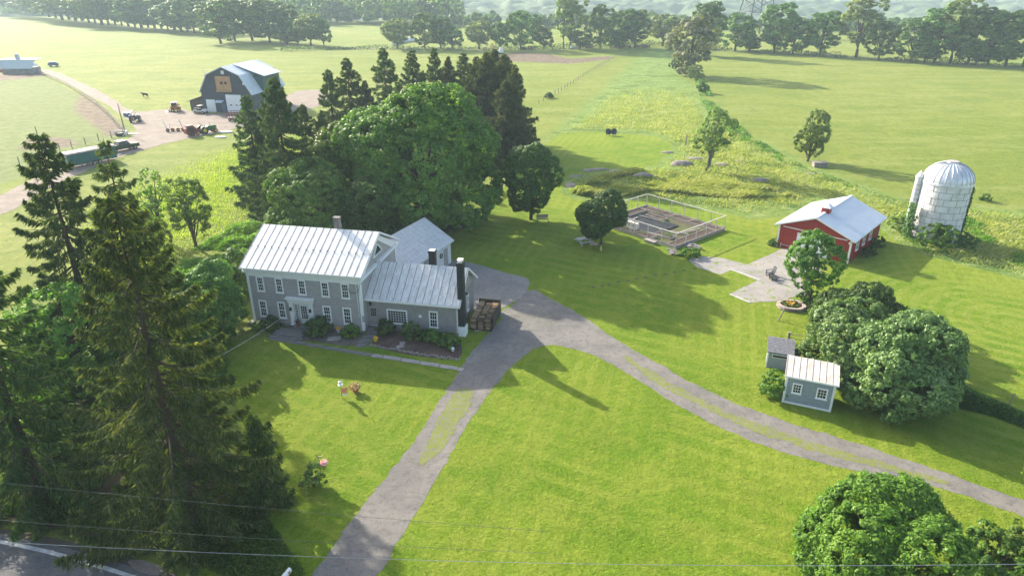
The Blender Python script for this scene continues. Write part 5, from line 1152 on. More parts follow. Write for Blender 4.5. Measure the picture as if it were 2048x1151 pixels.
# ---------------------------------------------------------------- garden frame
gN, gE, gS = Vector((19.35, 94.6)), Vector((27.8, 84.8)), Vector((19.9, 77.9)); gW = gN+gS-gE
gd = thing('garden_enclosure', 'rectangular kitchen garden frame of pale rails around raised timber beds', 'garden frame', (gW.x, gW.y), math.atan2((gS-gW).y, (gS-gW).x), None)
LX, LY = (gS-gW).length, (gN-gW).length          # x: W->S, y: W->N
def post(x, y, h=2.0, w=.09, m=mRail): MB().box(x-w/2, x+w/2, y-w/2, y+w/2, 0, h).build('post', m, gd)
for k in range(6): post(LX*k/6+ (0 if k else .0), 0); post(LX*k/6, LY)
for k in range(1, 5): post(0, LY*k/5)
for k in range(0, 6): post(LX, LY*k/5)
for a, b_ in (((0, 0), (LX, 0)), ((0, LY), (LX, LY)), ((0, 0), (0, LY)), ((LX, 0), (LX, LY))):
    MB().bar((*a, 2.03), (*b_, 2.03), .12, .07).build('top_rail', mRail, gd)
    # ...and the board kerb at the foot
    MB().bar((*a, .22), (*b_, .22), .08, .44).build('kerb_board', mTimber, gd)
def bed(x0, x1, y0, y1, h=.35, t=.07, soil=True):
    b = MB(); b.box(x0, x1, y0, y0+t, .0, h); b.box(x0, x1, y1-t, y1, 0, h); b.box(x0, x0+t, y0+t, y1-t, 0, h); b.box(x1-t, x1, y0+t, y1-t, 0, h); o = b.build('raised_bed', mTimber, gd)
    if soil: MB().box(x0+t, x1-t, y0+t, y1-t, .02, h-.06).build('soil', mSoil, o)
bed(.1, LX-.1, LY-1.45, LY-.1); bed(.1, 1.3, .2, LY-1.6); bed(LX-1.4, LX-.1, .2, LY-1.6); bed(2.0, 5.2, .15, 1.2); bed(6.4, 9.0, .15, 1.5)
bed(8.0, LX-2.4, 2.2, 3.4, .28); bed(2.4, 5.4, LY-3.2, LY-2.1, .28)
b = MB()
for k, (x0_, y0_, x1_, y1_) in enumerate([(2.0, 6.4, 6.2, 6.9), (7.5, 3.8, LX-1.8, 5.2), (LX-2.6, 5.6, LX-2.2, 8.2), (5.0, 1.8, 9.5, 2.0), (3.0, 2.0, 2.4, 5.6)]): b.bar((x0_, y0_, .2), (x1_, y1_, .2), .16, .16)
b.bar((5.2, LY-1.5, .38), (5.6, LY-.1, .55), .1, .05); b.bar((8.2, LY-1.5, .38), (8.6, LY-.1, .55), .1, .05); b.build('loose_board', mTimber, gd)
fl = MB(); fl.box(.05, LX-.05, .05, LY-.05, 0, .012); fl.build('garden_floor', gravelmat('garden_soil', (.12, .10, .07), (.09, .13, .03), (.07, .05, .04)), gd)
tp = MB(); g = np.random.default_rng(9); N_ = 22
for i in range(N_):
    for j in range(N_):
        a0, a1, b0, b1 = 1.8+6.2*i/N_, 1.8+6.2*(i+1)/N_, 2.2+5.2*j/N_, 2.2+5.2*(j+1)/N_
        zf = lambda u, v2: .08+.14*float(fbm(np.array([u*.6+v2*1.9]), np.array([v2*1.2-u]), .9, 3, 3)[0])
        tp.add([(a0, b0, zf(a0, b0)), (a1, b0, zf(a1, b0)), (a1, b1, zf(a1, b1)), (a0, b1, zf(a0, b1))], [(0, 1, 2, 3)])
tp.build('weed_cloth', mTarp, gd, smooth=True)
ar = MB()
for x in (1.2, 2.7):
    for y in (-.45, .0): ar.box(x, x+.1, y, y+.1, 0, 2.0)
ar.box(.4, 3.4, -.5, -.38, 1.95, 2.03); ar.box(.4, 3.4, .05, .17, 1.95, 2.03)
for k in range(5): x = .6+k*.65; ar.box(x, x+.06, -.55, .25, 2.031, 2.08)
for x in (1.25, 2.75): ar.bar((x, -.4, .2), (x+1.0, -.4, 1.9), .06, .06); ar.bar((x, -.4, 1.0), (x-1.0, -.4, 1.9), .06, .06)
ar.bar((.2, -.4, .1), (1.2, -.4, 1.7), .06); ar.bar((3.8, -.4, .1), (2.8, -.4, 1.7), .06); ar.build('arbour_gate', mWood, gd)
pl = MB(); 
for (cx_, cy_) in ((3.2, .7), (4.4, .6), (9.3, 2.8), (10.0, 2.6), (3.3, 8.8), (7.4, .8), (6.2, 6.2)):
    for k in range(26): a = random.uniform(0, 6.28); r_ = random.uniform(0, .55); pl.cbox((cx_+r_*math.cos(a), cy_+r_*math.sin(a), .42+random.uniform(0, .2)), (.14, .09, .01), a, random.uniform(-.8, .8))
pl.build('vegetable_leaves', L_BRIGHT, gd)
def gw(x, y, z=0): q = gd.rotation_euler.z; return (gW.x+math.cos(q)*x-math.sin(q)*y, gW.y+math.sin(q)*x+math.cos(q)*y, z)
t = thing('nest_box', 'white nesting box cabinet with two round holes inside the garden frame', 'nest box', gw(3.9, 1.5), gd.rotation_euler.z)
MB().box(0, 1.7, 0, .5, .1, 1.0).build('cabinet', mat('nest_white', (.62, .6, .54), .7, .2, 3), t)
for x in (.45, 1.15): MB().cyl((x, -.01, .65), 'y', .1, .03, 12).build('hole', mDark, t)
for i, (lb, lx, ly, n) in enumerate([('pile of flat grey stones against the right side of the garden frame', LX+.9, 2.2, 26), ('loose stones at the front corner of the garden frame', LX+.6, -.8, 12)]):
    t = thing('stone_pile', lb, 'stone pile', gw(lx, ly)); b = MB()
    for k in range(n): b.cbox((random.uniform(-.7, .7), random.uniform(-1.1, 1.1), .06+.09*random.randint(0, 2)), (random.uniform(.3, .7), random.uniform(.25, .5), .08), random.uniform(0, 3), random.uniform(-.1, .1))
    b.build('stones', mSlate, t)
t = thing('plank_box', 'grey plank box lying at the front edge of the garden frame', 'planter', gw(8.8, -.8), gd.rotation_euler.z)
b = MB(); b.box(0, 1.5, 0, .6, 0, .3); b.box(-.05, 1.55, -.05, .65, .3, .36); b.build('box', mTimber, t)
# ---------------------------------------------------------------- picnic table, little tables, dog figure
pt_ = thing('picnic_table', 'pale grey picnic table with benches left of the dark round tree', 'picnic table', at(1168, 487), R(22))
mPT = mat('pale_boards', (.52, .53, .54), .7, .2, 3)
b = MB(); [b.box(-.95, .95, -.38+k*.155, -.24+k*.155, .72, .76) for k in range(5)]; b.build('tabletop', mPT, pt_)
for s_ in (-1, 1): b = MB(); b.box(-.95, .95, s_*.72-.13, s_*.72+.13, .42, .46); b.build('bench', mPT, pt_)
for x in (-.65, .65): b = MB(); b.bar((x, -.35, .72), (x, -.75, 0), .08, .05); b.bar((x, .35, .72), (x, .75, 0), .08, .05); b.bar((x, -.8, .38), (x, .8, .38), .05, .09); b.build('leg', mPT, pt_)
tb = thing('picnic_bouquet', 'red flowers in a white pot on the picnic table', 'flower pot', (*at(1172, 478), .77)); MB().lathe([(0, 0), (.1, 0), (.14, .2), (0, .18)], 10).build('pot', mWhite, tb)
b = MB(); [b.blob((random.uniform(-.18, .18), random.uniform(-.18, .18), .22+random.uniform(0, .18)), (.07, .07, .06), 5) for _ in range(18)]; b.build('flowers', mat('red_petals', (.5, .05, .02), .7, .3), tb)
t = thing('round_table', 'small round pinkish table under the dark round tree', 'table', at(1187, 497)); b = MB(); b.lathe([(0, .6), (.5, .6), (.5, .64), (0, .64)], 20); b.build('tabletop', mat('pink_top', (.52, .40, .36), .7), t)
b = MB(); b.tube([(0, 0, 0), (0, 0, .6)], .05, 8); b.tube([(-.25, 0, 0), (.25, 0, 0.02)], .03, 6); b.build('leg', mRedP, t)
def skin_body(name, nodes, edges, m, parent, sub=2):
    me = bpy.data.meshes.new(name); me.from_pydata([n_[0] for n_ in nodes], edges, []); o = bpy.data.objects.new('tmp_body', me); COL.objects.link(o)
    sk = o.modifiers.new('s', 'SKIN'); 
    for i, n_ in enumerate(nodes): me.skin_vertices[0].data[i].radius = n_[1] if hasattr(n_[1], '__len__') else (n_[1], n_[1])
    me.skin_vertices[0].data[0].use_root = True
    sb = o.modifiers.new('d', 'SUBSURF'); sb.levels = sub; sb.render_levels = sub
    dg = bpy.context.evaluated_depsgraph_get(); nm_ = bpy.data.meshes.new_from_object(o.evaluated_get(dg)); bpy.data.objects.remove(o)
    nm_.materials.clear(); nm_.materials.append(m); nm_.polygons.foreach_set('use_smooth', [True]*len(nm_.polygons)); q = bpy.data.objects.new(name, nm_); COL.objects.link(q); q.parent = parent; return q
t = thing('dog_statue', 'pale yellow sitting dog figure at the foot of the dark round tree', 'statue', at(1202, 502), R(200))
skin_body('body', [((0, 0, .12), .12), ((0, .02, .35), .11), ((0, -.05, .58), .07), ((0, -.1, .7), .08), ((0, -.2, .68), .045), ((.07, -.12, .3), .045), ((.08, -.15, .02), .035), ((-.07, -.12, .3), .045), ((-.08, -.15, .02), .035), ((.1, .1, .06), .06), ((-.1, .1, .06), .06)], [(0, 1), (1, 2), (2, 3), (3, 4), (1, 5), (5, 6), (1, 7), (7, 8), (0, 9), (0, 10)], mat('dog_yellow', (.6, .48, .18), .7), t)
t = thing('garden_bench', 'dark low bench under the shade tree behind the parking pad', 'bench', at(1085, 443), R(10)); b = MB(); b.box(-.8, .8, -.25, .25, .4, .45); b.build('seat', mWood, t)
MB().box(-.8, .8, .22, .27, .5, .95).build('backrest', mWood, t)
for x in (-.7, .65): MB().box(x, x+.06, -.22, .25, 0, .4).build('leg', mWood, t)
# ---------------------------------------------------------------- patio things
mAd = mat('charcoal_plastic', (.05, .055, .065), .6, .2)
def adirondack(lb, loc, rz):
    t = thing('garden_chair', lb, 'chair', loc, rz, 'dark slatted garden chairs on the patio')
    b = MB(); [b.bar((-.25+k*.1, .22, .28), (-.25+k*.1, .5, 1.0+.04*(2.5-abs(k-2.5))), .085, .02) for k in range(6)]; b.build('backrest', mAd, t)
    b = MB(); [b.bar((-.27, -.35+k*.1, .38-k*.017), (.27, -.35+k*.1, .38-k*.017), .08, .025) for k in range(6)]; b.build('seat', mAd, t)
    for s_ in (-1, 1):
        MB().box(s_*.37-.07, s_*.37+.07, -.42, .35, .58, .61).build('armrest', mAd, t); MB().box(s_*.33-.03, s_*.33+.03, -.4, -.3, 0, .58).build('leg', mAd, t)
        b = MB(); b.bar((s_*.28, -.38, .33), (s_*.28, .6, .02), .03, .1); b.build('leg', mAd, t)
    return t
ch1 = adirondack('dark slatted garden chair standing upright on the patio', at(1541, 551), R(-75)); adirondack('dark slatted garden chair fallen back on the patio nearer the stone edging', (*at(1538, 560), .12), R(100)).rotation_euler = (R(-55), 0, R(-80))
t = thing('wooden_bench', 'white slatted bench against the front wall of the red outbuilding', 'bench', at(1572, 496), RR); b = MB(); [b.box(-.7, .7, -.28+k*.12, -.19+k*.12, .42, .45) for k in range(5)]; b.build('seat', mRail, t)
b = MB(); [b.box(-.7, .7, .3, .33, .5+k*.12, .59+k*.12) for k in range(4)]; b.build('backrest', mRail, t)
for x in (-.66, .6): b = MB(); b.box(x, x+.06, -.28, -.22, 0, .62); b.box(x, x+.06, .27, .33, 0, .95); b.box(x, x+.06, -.3, .33, .6, .64); b.build('leg', mRail, t)
fr_ = at(1582, 614); t = thing('stone_flower_bed', 'round raised ring of flat pink stones filled with orange flowers beside the patio tree', 'flower bed', fr_)
b = MB()
for ly in range(3):
    for k in range(22):
        a = 2*math.pi*(k+.5*(ly % 2))/22; rr_ = 1.25+random.uniform(-.06, .08); b.cbox((rr_*math.cos(a), rr_*.8*math.sin(a), .06+.12*ly), (random.uniform(.36, .46), random.uniform(.25, .34), .1), a+1.57, random.uniform(-.06, .06))
b.build('stone_ring', mat('pink_flagstone', (.44, .35, .31), .85, .35, 3, col2=(.27, .23, .21), sc2=8), t)
MB().lathe([(0, .26), (1.15, .24), (1.15, 0)], 20).build('soil', mSoil, t)
b = MB(); [b.blob((random.uniform(-.45, .3), random.uniform(-.4, .4), .38+random.uniform(0, .16)), (.07, .07, .05), 5) for _ in range(30)]; b.build('flowers', mFlwO, t)
b = MB(); [b.cbox((random.uniform(-.85, .6), random.uniform(-.65, .65), .3+random.uniform(0, .2)), (.2, .1, .01), random.uniform(0, 3), random.uniform(-.8, .8)) for _ in range(150)]; b.build('leaves', L_BRIGHT, t)
# gate and posts behind the small shed
t = thing('rail_gate', 'old post with thin rails running into the domed tree behind the shingled shed', 'fence', at(1574, 690), R(-12)); MB().tube([(0, 0, 0), (0, 0, 1.35)], .13, 10).build('post', mWood, t)
for z in (.75, 1.15): MB().bar((.1, 0, z), (2.4, -.1, z-.05), .05).build('rail', mWood, t)
# dark stepping stones over the lawn
pts = [(1186, 574), (1204, 571.5), (1218, 569), (1237, 564), (1256, 561), (1273, 557), (1291, 554), (1311, 550), (1330, 548), (1350, 544), (1368, 540), (1389, 537)]
ords = ['westernmost, at the drive end', 'second from the drive end', 'third from the drive end', 'fourth from the drive end', 'fifth from the drive end', 'sixth from the drive end', 'sixth from the patio end', 'fifth from the patio end', 'fourth from the patio end', 'third from the patio end', 'second from the patio end', 'last, next to the patio']
mStep = mat('dark_step', (.10, .085, .065), .9, .3, 3)
for (a, b_), w in zip(pts, ords):
    b = MB(); b.prism([(.25*math.cos(q)*random.uniform(.8, 1.1), .19*math.sin(q)*random.uniform(.8, 1.1)) for q in np.linspace(0, 5.6, 9)], 'z', -.02, .015); o = b.build('stepping_stone', mStep); o.location = (*at(a, b_), 0); tag(o, 'dark stepping stone in the lawn, %s of the line' % w, 'stepping stone', 'stepping stones across the lawn')
# silo vines
mv = L_DARK
for lb, a0, sd in (('vine climbing the right flank of the silo to the dome', R(-12), 1), ('vine climbing the narrow chute of the silo', R(182), 2), ('short vine on the front of the silo', R(255), 3)):
    g = np.random.default_rng(sd); n = [5200, 1700, 1300][sd-1]; z = [6.9, 4.6, 2.6][sd-1]*g.uniform(0, 1, n)**[.8, 1, 1.2][sd-1]; w = [.34, .22, .3][sd-1]*(1.0-.35*z/7)+.05*np.sin(z*3)
    an = a0+g.normal(size=n)*w*.45; rr_ = ([2.78, 3.55, 2.78][sd-1])+np.abs(g.normal(size=n))*.13
    if sd == 2: an = a0+g.normal(size=n)*.09
    Cn = np.stack([53.6+rr_*np.cos(an), 81.9+rr_*np.sin(an), z+.05], 1); N = np.stack([np.cos(an), np.sin(an), .4+0*an], 1)+g.normal(size=(n, 3))*.5
    t = thing('vine', lb, 'vine', (0, 0, 0), 0, 'vines on the silo'); V, F = leaves(Cn, N, .12, .6, sd); npmesh('foliage', V, F, mv, t)
    s_ = MB(); r0 = [2.8, 3.55, 2.8][sd-1]; s_.tube([(53.6+r0*math.cos(a0+.05*math.sin(q)), 81.9+r0*math.sin(a0+.05*math.sin(q)), q) for q in np.linspace(0, z.max()*.9, 10)], .04, 5); s_.build('stem', mBark, t)
# ================================================================ farm yard
t = thing('pickup_truck', 'dark green crew cab pickup truck hitched before the green trailer', 'pickup truck', at(245, 301), math.atan2(at(282, 292)[1]-at(212, 306)[1], at(282, 292)[0]-at(212, 306)[0]))
b = MB(); b.prism([(-3.0, .55), (-3.0, 1.18), (-.9, 1.2), (-.9, 1.22), (1.35, 1.22), (2.9, 1.15), (3.05, .95), (3.05, .5), (2.7, .45), (-2.9, .45)], 'y', -.98, .98); bo = b.build('body', mTruck, t, bevel=.05)
MB().box(-2.9, -1.0, -.8, .8, 1.19, 1.225).build('cargo_bed', mDark, t)
b = MB(); [b.box(-3.0, -.9, s_*.9-.07, s_*.9+.07, 1.1, 1.3) for s_ in (-1, 1)]; b.box(-3.03, -2.95, -.9, .9, .6, 1.3); b.build('bed_side', mTruck, t)
b = MB(); b.add([(-.95, -.9, 1.2), (1.5, -.9, 1.2), (1.5, .9, 1.2), (-.95, .9, 1.2), (-.75, -.72, 1.88), (.75, -.72, 1.88), (.75, .72, 1.88), (-.75, .72, 1.88)], [(0, 1, 5, 4), (1, 2, 6, 5), (2, 3, 7, 6), (3, 0, 4, 7)]); b.build('window', mGlass, t)
MB().box(-.8, .8, -.75, .75, 1.88, 1.93).build('cab_roof', mat('truck_roof', (.35, .38, .40), .2, .1, spec=.8), t)
b = MB(); [b.box(.0, .1, s_*.84-.08, s_*.84+.08, 1.2, 1.9) for s_ in (-1, 1)]; b.build('door_pillar', mTruck, t)
for x in (-1.95, 2.05):
    for s_ in (-1, 1): wheel(t, (x, s_*.95, .42), .42, .3)
for s_ in (-1, 1): MB().box(-3.06, -3.031, s_*.85-.08, s_*.85+.08, .85, 1.1).build('tail_light', mLamp, t); MB().box(3.055, 3.08, s_*.75-.14, s_*.75+.14, .8, .98).build('headlight', mClear, t)
MB().box(3.0, 3.15, -.95, .95, .45, .65).build('bumper', mSteel, t); MB().box(-3.15, -3.06, -.95, .95, .5, .68).build('bumper', mSteel, t)
tra = t.rotation_euler.z
c0 = at(150, 333); t = thing('stock_trailer', 'green livestock trailer with rusty white arched roof and open rear ramp', 'trailer', at(132, 338), tra)
b = MB(); Lt = 8.6
b.box(0, Lt, -1.2, -1.14, .5, 2.5); b.box(0, Lt, 1.14, 1.2, .5, 2.5); b.box(Lt-.06, Lt, -1.14, 1.14, .5, 2.5); b.build('wall', mTeal, t)
MB().box(0.02, Lt-.07, -1.13, 1.13, .45, .55).build('floor', mWood, t)
b = MB(); b.box(.0, .04, 1.05, 1.139, .56, 2.5); b.box(.0, .04, -1.139, -1.05, .56, 2.5); b.box(0.05, Lt-.07, 1.12, 1.139, .56, 2.49); b.box(Lt-.1, Lt-.062, -1.1, 1.1, .56, 2.49); b.build('inner_wall', mWhite, t)
b = MB(); b.prism([(1.26*math.sin(a), 2.5+.32*math.cos(a)-.02) for a in np.linspace(-1.45, 1.45, 10)]+[(1.2*math.sin(a), 2.44+.3*math.cos(a)-.02) for a in np.linspace(1.45, -1.45, 10)], 'x', -.12, Lt+.1); b.build('roof', mat('rusty_white_roof', (.62, .52, .46), .6, .2, .8, col2=(.45, .27, .2)), t)
for x in (2.2, 5.8): MB().box(x, x+.5, -.25, .25, 2.80, 2.86).build('roof_hatch', mDark, t)
for x in (4.3, 5.3):
    for s_ in (-1, 1): wheel(t, (x, s_*1.32, .38), .38, .22)
b = MB(); b.prism([(-2.0, .03), (-2.0, .1), (0, .55), (0, .46)], 'y', -1.0, 1.0); b.build('ramp', mWood, t); b = MB(); b.bar((Lt, -.8, .5), (Lt+1.4, 0, .6), .1); b.bar((Lt, .8, .5), (Lt+1.4, 0, .6), .1); b.build('hitch', mDark, t)
# person beside the trailer
px_, py_ = at(165, 333); ps = thing('person', 'person in blue clothing standing beside the green trailer', 'person', (px_, py_), R(150))
nd = [((0, 0, .95), (.15, .11)), ((0, 0, 1.2), (.15, .1)), ((0, 0, 1.42), (.17, .09)), ((0, 0, 1.53), .055), ((0, -.01, 1.66), (.085, .1)), ((.19, 0, 1.42), .06), ((.26, .02, 1.15), .045), ((.25, -.1, .92), .035), ((-.19, 0, 1.42), .06), ((-.26, .02, 1.15), .045), ((-.25, -.1, .92), .035), ((.1, 0, .85), .095), ((.11, -.02, .48), .065), ((.12, .02, .08), .045), ((.12, -.14, .04), .04), ((-.1, 0, .85), .095), ((-.12, -.03, .48), .065), ((-.13, .02, .08), .045), ((-.13, -.14, .04), .04)]
skin_body('body', nd, [(0, 1), (1, 2), (2, 3), (3, 4), (2, 5), (5, 6), (6, 7), (2, 8), (8, 9), (9, 10), (0, 11), (11, 12), (12, 13), (13, 14), (0, 15), (15, 16), (16, 17), (17, 18)], mat('blue_clothes', (.06, .12, .32), .8, .2), ps)
b = MB(); b.blob((0, 0, 1.72), (.11, .125, .09), 10); b.build('hair', mat('brown_hair', (.05, .03, .02), .8), ps); b = MB(); b.blob((0, -.1, 1.64), (.065, .04, .09), 8); b.build('face', mat('skin_tone', (.5, .32, .23), .6), ps)
# tractors and machines
def tractor(lb, loc, rz, body, rim, grp=None):
    t = thing('tractor', lb, 'tractor', loc, rz, grp)
    b = MB(); b.prism([(-.3, .9), (-.3, 1.25), (.2, 1.5), (1.9, 1.45), (2.05, 1.2), (2.05, .75), (-.2, .7)], 'y', -.36, .36); b.build('hood', body, t, bevel=.05)
    b = MB(); b.box(-1.1, 1.9, -.25, .25, .5, .85); b.bar((1.5, -.8, .45), (1.5, .8, .45), .12); b.bar((-.9, -.85, .75), (-.9, .85, .75), .18); b.build('chassis', mDark, t)
    for s_ in (-1, 1):
        wheel(t, (-.9, s_*.9, .75), .75, .4, 'y', rim, .5); wheel(t, (1.5, s_*.85, .42), .42, .24, 'y', rim, .5)
        b = MB(); b.prism([(-.9+.9*math.cos(a), .75+.9*math.sin(a)) for a in np.linspace(.5, 2.5, 8)]+[(-.9+.84*math.cos(a), .75+.84*math.sin(a)) for a in np.linspace(2.5, .5, 8)], 'y', s_*.9-.22, s_*.9+.22); b.build('fender', body, t)
    b = MB(); b.box(-1.05, -.5, -.28, .28, 1.05, 1.2); b.box(-1.15, -1.05, -.28, .28, 1.1, 1.6); b.build('seat', mDark, t)
    b = MB(); b.tube([(-1.2, -.45, .9), (-1.25, -.45, 2.3)], .04, 6); b.tube([(-1.2, .45, .9), (-1.25, .45, 2.3)], .04, 6); b.build('roll_bar', mDark, t)
    b = MB(); b.tube([(.9, .15, 1.4), (.9, .15, 2.1)], .04, 6); b.tube([(-.2, 0, 1.2), (-.4, 0, 1.5)], .03, 6); b.cyl((-.42, 0, 1.52), 'x', .18, .04, 14); b.build('exhaust', mDark, t)
    return t
p1_, p2_ = at(372, 272), at(430, 263); ra = math.atan2(p2_[1]-p1_[1], p2_[0]-p1_[0])
tractor('green tractor with yellow wheels hitched to the red baler', at(415, 265.5), ra, mGreenP, mYel, 'tractors')
t2 = tractor('blue tractor with red seat parked where the track meets the yard', at(272, 243), R(110), mBlueP, mClear, 'tractors')
t2.children[0]; MB().box(-1.05, .1, -.4, .4, 1.2, 1.45).build('hood', mOrange, t2)
t = thing('blue_implement', 'small blue loader attachment beside the blue tractor', 'farm implement', at(256, 233), R(60)); b = MB(); b.prism([(-.5, 0), (-.5, .9), (-.2, 1.1), (.5, .2), (.5, 0)], 'y', -.9, .9); b.build('bucket', mBlueP, t); MB().bar((.4, 0, .5), (1.6, 0, 1.3), .2).build('arm', mClear, t)
t = thing('hay_baler', 'red hay baler with round pickup behind the green tractor', 'baler', at(384, 271), ra)
b = MB(); b.prism([(-1.3, .5), (-1.35, 1.5), (-.9, 2.1), (.3, 2.15), (.9, 1.5), (1.1, .6)], 'y', -.75, .75); b.build('bale_chamber', mRedP, t, bevel=.04)
b = MB(); [b.cyl((-.3+.0*k, 0, 1.35), 'y', .62, 1.54, 20) for k in range(1)]; b.box(-1.1, .2, -.7, .7, 2.151, 2.2); b.build('belt_drum', mDark, t)
b = MB(); b.prism([(1.0, .7), (1.0, 1.2), (2.2, .75), (2.2, .6)], 'y', -.2, .2); b.bar((2.1, 0, .65), (3.2, 0, .6), .12); b.box(-1.0, 1.6, .76, 1.0, .9, 1.3); b.build('drawbar', mRedP, t)
for s_ in (-1, 1): wheel(t, (-.2, s_*1.0, .42), .42, .28, 'y', mRedP)
b = MB(); b.cyl((1.1, 0, .35), 'y', .3, 1.6, 12); b.build('pickup_reel', mOrange, t)
t = thing('hay_rake', 'low hay rake with raised white arms and orange frame left of the baler', 'hay rake', at(352, 262), R(15)); b = MB(); b.bar((-2, 0, .4), (2.2, .3, .4), .12); b.bar((0, -1.2, .4), (0, 1.2, .4), .12); b.build('frame', mOrange, t)
b = MB(); b.bar((-1.6, 0, .4), (-2.3, .3, 2.2), .12); b.bar((-1.3, .6, .4), (-1.2, .8, 1.6), .12); b.build('arm', mClear, t); b = MB(); b.bar((1.6, 0, .4), (.9, .3, 2.3), .12); b.bar((2, 0, .4), (2.2, .2, 1.4), .1); b.build('arm', mSteel, t)
for x in (-1.5, -.5, .6, 1.6): wheel(t, (x, -.7, .38), .38, .06, 'y', mOrange)
t = thing('skid_steer', 'orange and white compact loader parked by the lean-to of the gambrel barn', 'loader', at(352, 222.5), R(200))
b = MB(); b.box(-1.2, 1.0, -.7, .7, .4, 1.15); b.build('body', mOrange, t, bevel=.06); b = MB(); b.box(-.5, .8, -.55, .55, 1.15, 2.2); b.build('cab', mGlass, t); b = MB(); b.box(-.55, .85, -.6, .6, 2.2, 2.28); [b.box(x, x+.08, y, y+.08, 1.15, 2.2) for x in (-.54, .76) for y in (-.59, .51)]; b.build('cab_frame', mClear, t)
for s_ in (-1, 1):
    b = MB(); b.bar((-1.1, s_*.82, 1.6), (.9, s_*.82, 1.2), .12, .2); b.bar((.9, s_*.82, 1.2), (1.6, s_*.82, .4), .12, .18); b.build('lift_arm', mOrange, t)
    for x in (-.75, .65): wheel(t, (x, s_*.85, .42), .42, .3, 'y', mYel)
b = MB(); b.prism([(1.5, 0), (1.45, .65), (1.55, .65), (1.7, .08), (2.4, .05), (2.4, 0)], 'y', -1.0, 1.0); b.build('bucket', mSteel, t)
t = thing('utility_vehicle', 'white and grey open utility vehicle with windscreen before the gambrel barn', 'utility vehicle', at(402, 227), R(-12))
b = MB(); b.prism([(-1.5, .5), (-1.5, 1.05), (-.5, 1.05), (-.5, .75), (.7, .75), (.9, 1.1), (1.5, .95), (1.55, .55)], 'y', -.72, .72); b.build('body', mClear, t, bevel=.04); b = MB(); [b.tube([(-.5, s_*.66, 1.0), (-.35, s_*.62, 1.9), (.45, s_*.62, 1.9), (.95, s_*.66, 1.1)], .045, 6) for s_ in (-1, 1)]; b.build('roll_cage', mDark, t)
MB().box(-.45, .55, -.68, .68, 1.9, 1.96).build('roof', mPT, t); b = MB(); b.add([(.93, -.6, 1.12), (.93, .6, 1.12), (.5, .58, 1.85), (.5, -.58, 1.85)], [(0, 1, 2, 3)]); b.build('windscreen', mGlass, t); MB().box(-.45, .1, -.6, .6, .75, 1.2).build('seat', mDark, t)
for x in (-1.0, 1.05):
    for s_ in (-1, 1): wheel(t, (x, s_*.72, .36), .36, .28)
MB().box(-1.45, -.55, -.65, .65, 1.051, 1.3).build('cargo_box', mDark, t)
t = thing('cow', 'black calf standing alone in the field beyond the track', 'cow', at(291, 195), R(170))
skin_body('body', [((-.55, 0, 1.0), (.27, .30)), ((0, 0, .98), (.30, .34)), ((.55, 0, 1.02), (.25, .33)), ((.9, 0, 1.2), (.14, .17)), ((1.15, 0, 1.28), (.12, .13)), ((1.38, 0, 1.12), .08), ((-.6, .18, .6), (.1, .13)), ((-.68, .18, .36), .06), ((-.62, .18, .04), .055), ((-.6, -.18, .6), (.1, .13)), ((-.68, -.18, .36), .06), ((-.62, -.18, .04), .055), ((.52, .17, .6), .09), ((.53, .17, .34), .055), ((.52, .17, .04), .05), ((.52, -.17, .6), .09), ((.53, -.17, .34), .055), ((.52, -.17, .04), .05), ((-.85, 0, 1.1), .04), ((-.93, 0, .6), .03)],
          [(0, 1), (1, 2), (2, 3), (3, 4), (4, 5), (0, 6), (6, 7), (7, 8), (0, 9), (9, 10), (10, 11), (2, 12), (12, 13), (13, 14), (2, 15), (15, 16), (16, 17), (0, 18), (18, 19)], mat('black_hide', (.02, .018, .016), .6), t)
b = MB(); b.cbox((1.12, .17, 1.36), (.05, .16, .08)); b.cbox((1.12, -.17, 1.36), (.05, .16, .08)); b.build('ears', MATS['black_hide'], t)
t = thing('farm_wagon', 'red slatted hay wagon half hidden by the spruce in front of the barn', 'wagon', at(474, 241), R(5)); b = MB(); b.box(-1.9, 1.9, -1.1, 1.1, .7, .85); b.build('deck', mWood, t); b = MB()
for x in np.arange(-1.9, 1.91, .63): b.box(x-.05, x+.05, -1.1, -1.02, .85, 2.1); b.box(x-.05, x+.05, 1.02, 1.1, .85, 2.1)
for z in (1.1, 1.5, 1.95): b.box(-1.9, 1.9, -1.14, -1.101, z, z+.12); b.box(-1.9, 1.9, 1.101, 1.14, z, z+.12)
b.build('rack', mRedP, t)
for x in (-1.3, 1.3):
    for s_ in (-1, 1): wheel(t, (x, s_*.95, .35), .35, .2)
t = thing('utility_pole', 'thin leaning utility pole standing in front of the gambrel barn', 'pole', at(423.5, 216)); MB().tube([(0, 0, 0), (-.75, 1.0, 9.3)], [.16, .11], 8).build('pole', mRail, t)
MB().cyl((-.6, .75, 7.2), 'z', .16, .5, 8).build('lamp', mWhite, t)
t = thing('utility_pole', 'leaning grey pole at the corner of the pasture fence', 'pole', at(251, 267)); MB().tube([(0, 0, 0), (-.5, .5, 6.2)], [.15, .08], 8).build('pole', mWood, t)
for i, (lb, px, py, s_) in enumerate([('pale flat slab on the grass beside the yard, upper one', 452, 265, (1.6, 1.0, .25)), ('pale flat slab on the grass beside the yard, lower one', 441, 275, (1.3, .9, .2)), ('white board lying by the fence corner', 264, 268, (1.6, .5, .12))]):
    b = MB(); b.prism([(s_[0]*math.cos(a)*random.uniform(.85, 1), s_[1]*math.sin(a)*random.uniform(.85, 1)) for a in np.linspace(0, 5.5, 8)], 'z', 0, s_[2]); o = b.build('flat_slab', mRail); o.location = (*at(px, py), 0); tag(o, lb, 'slab')
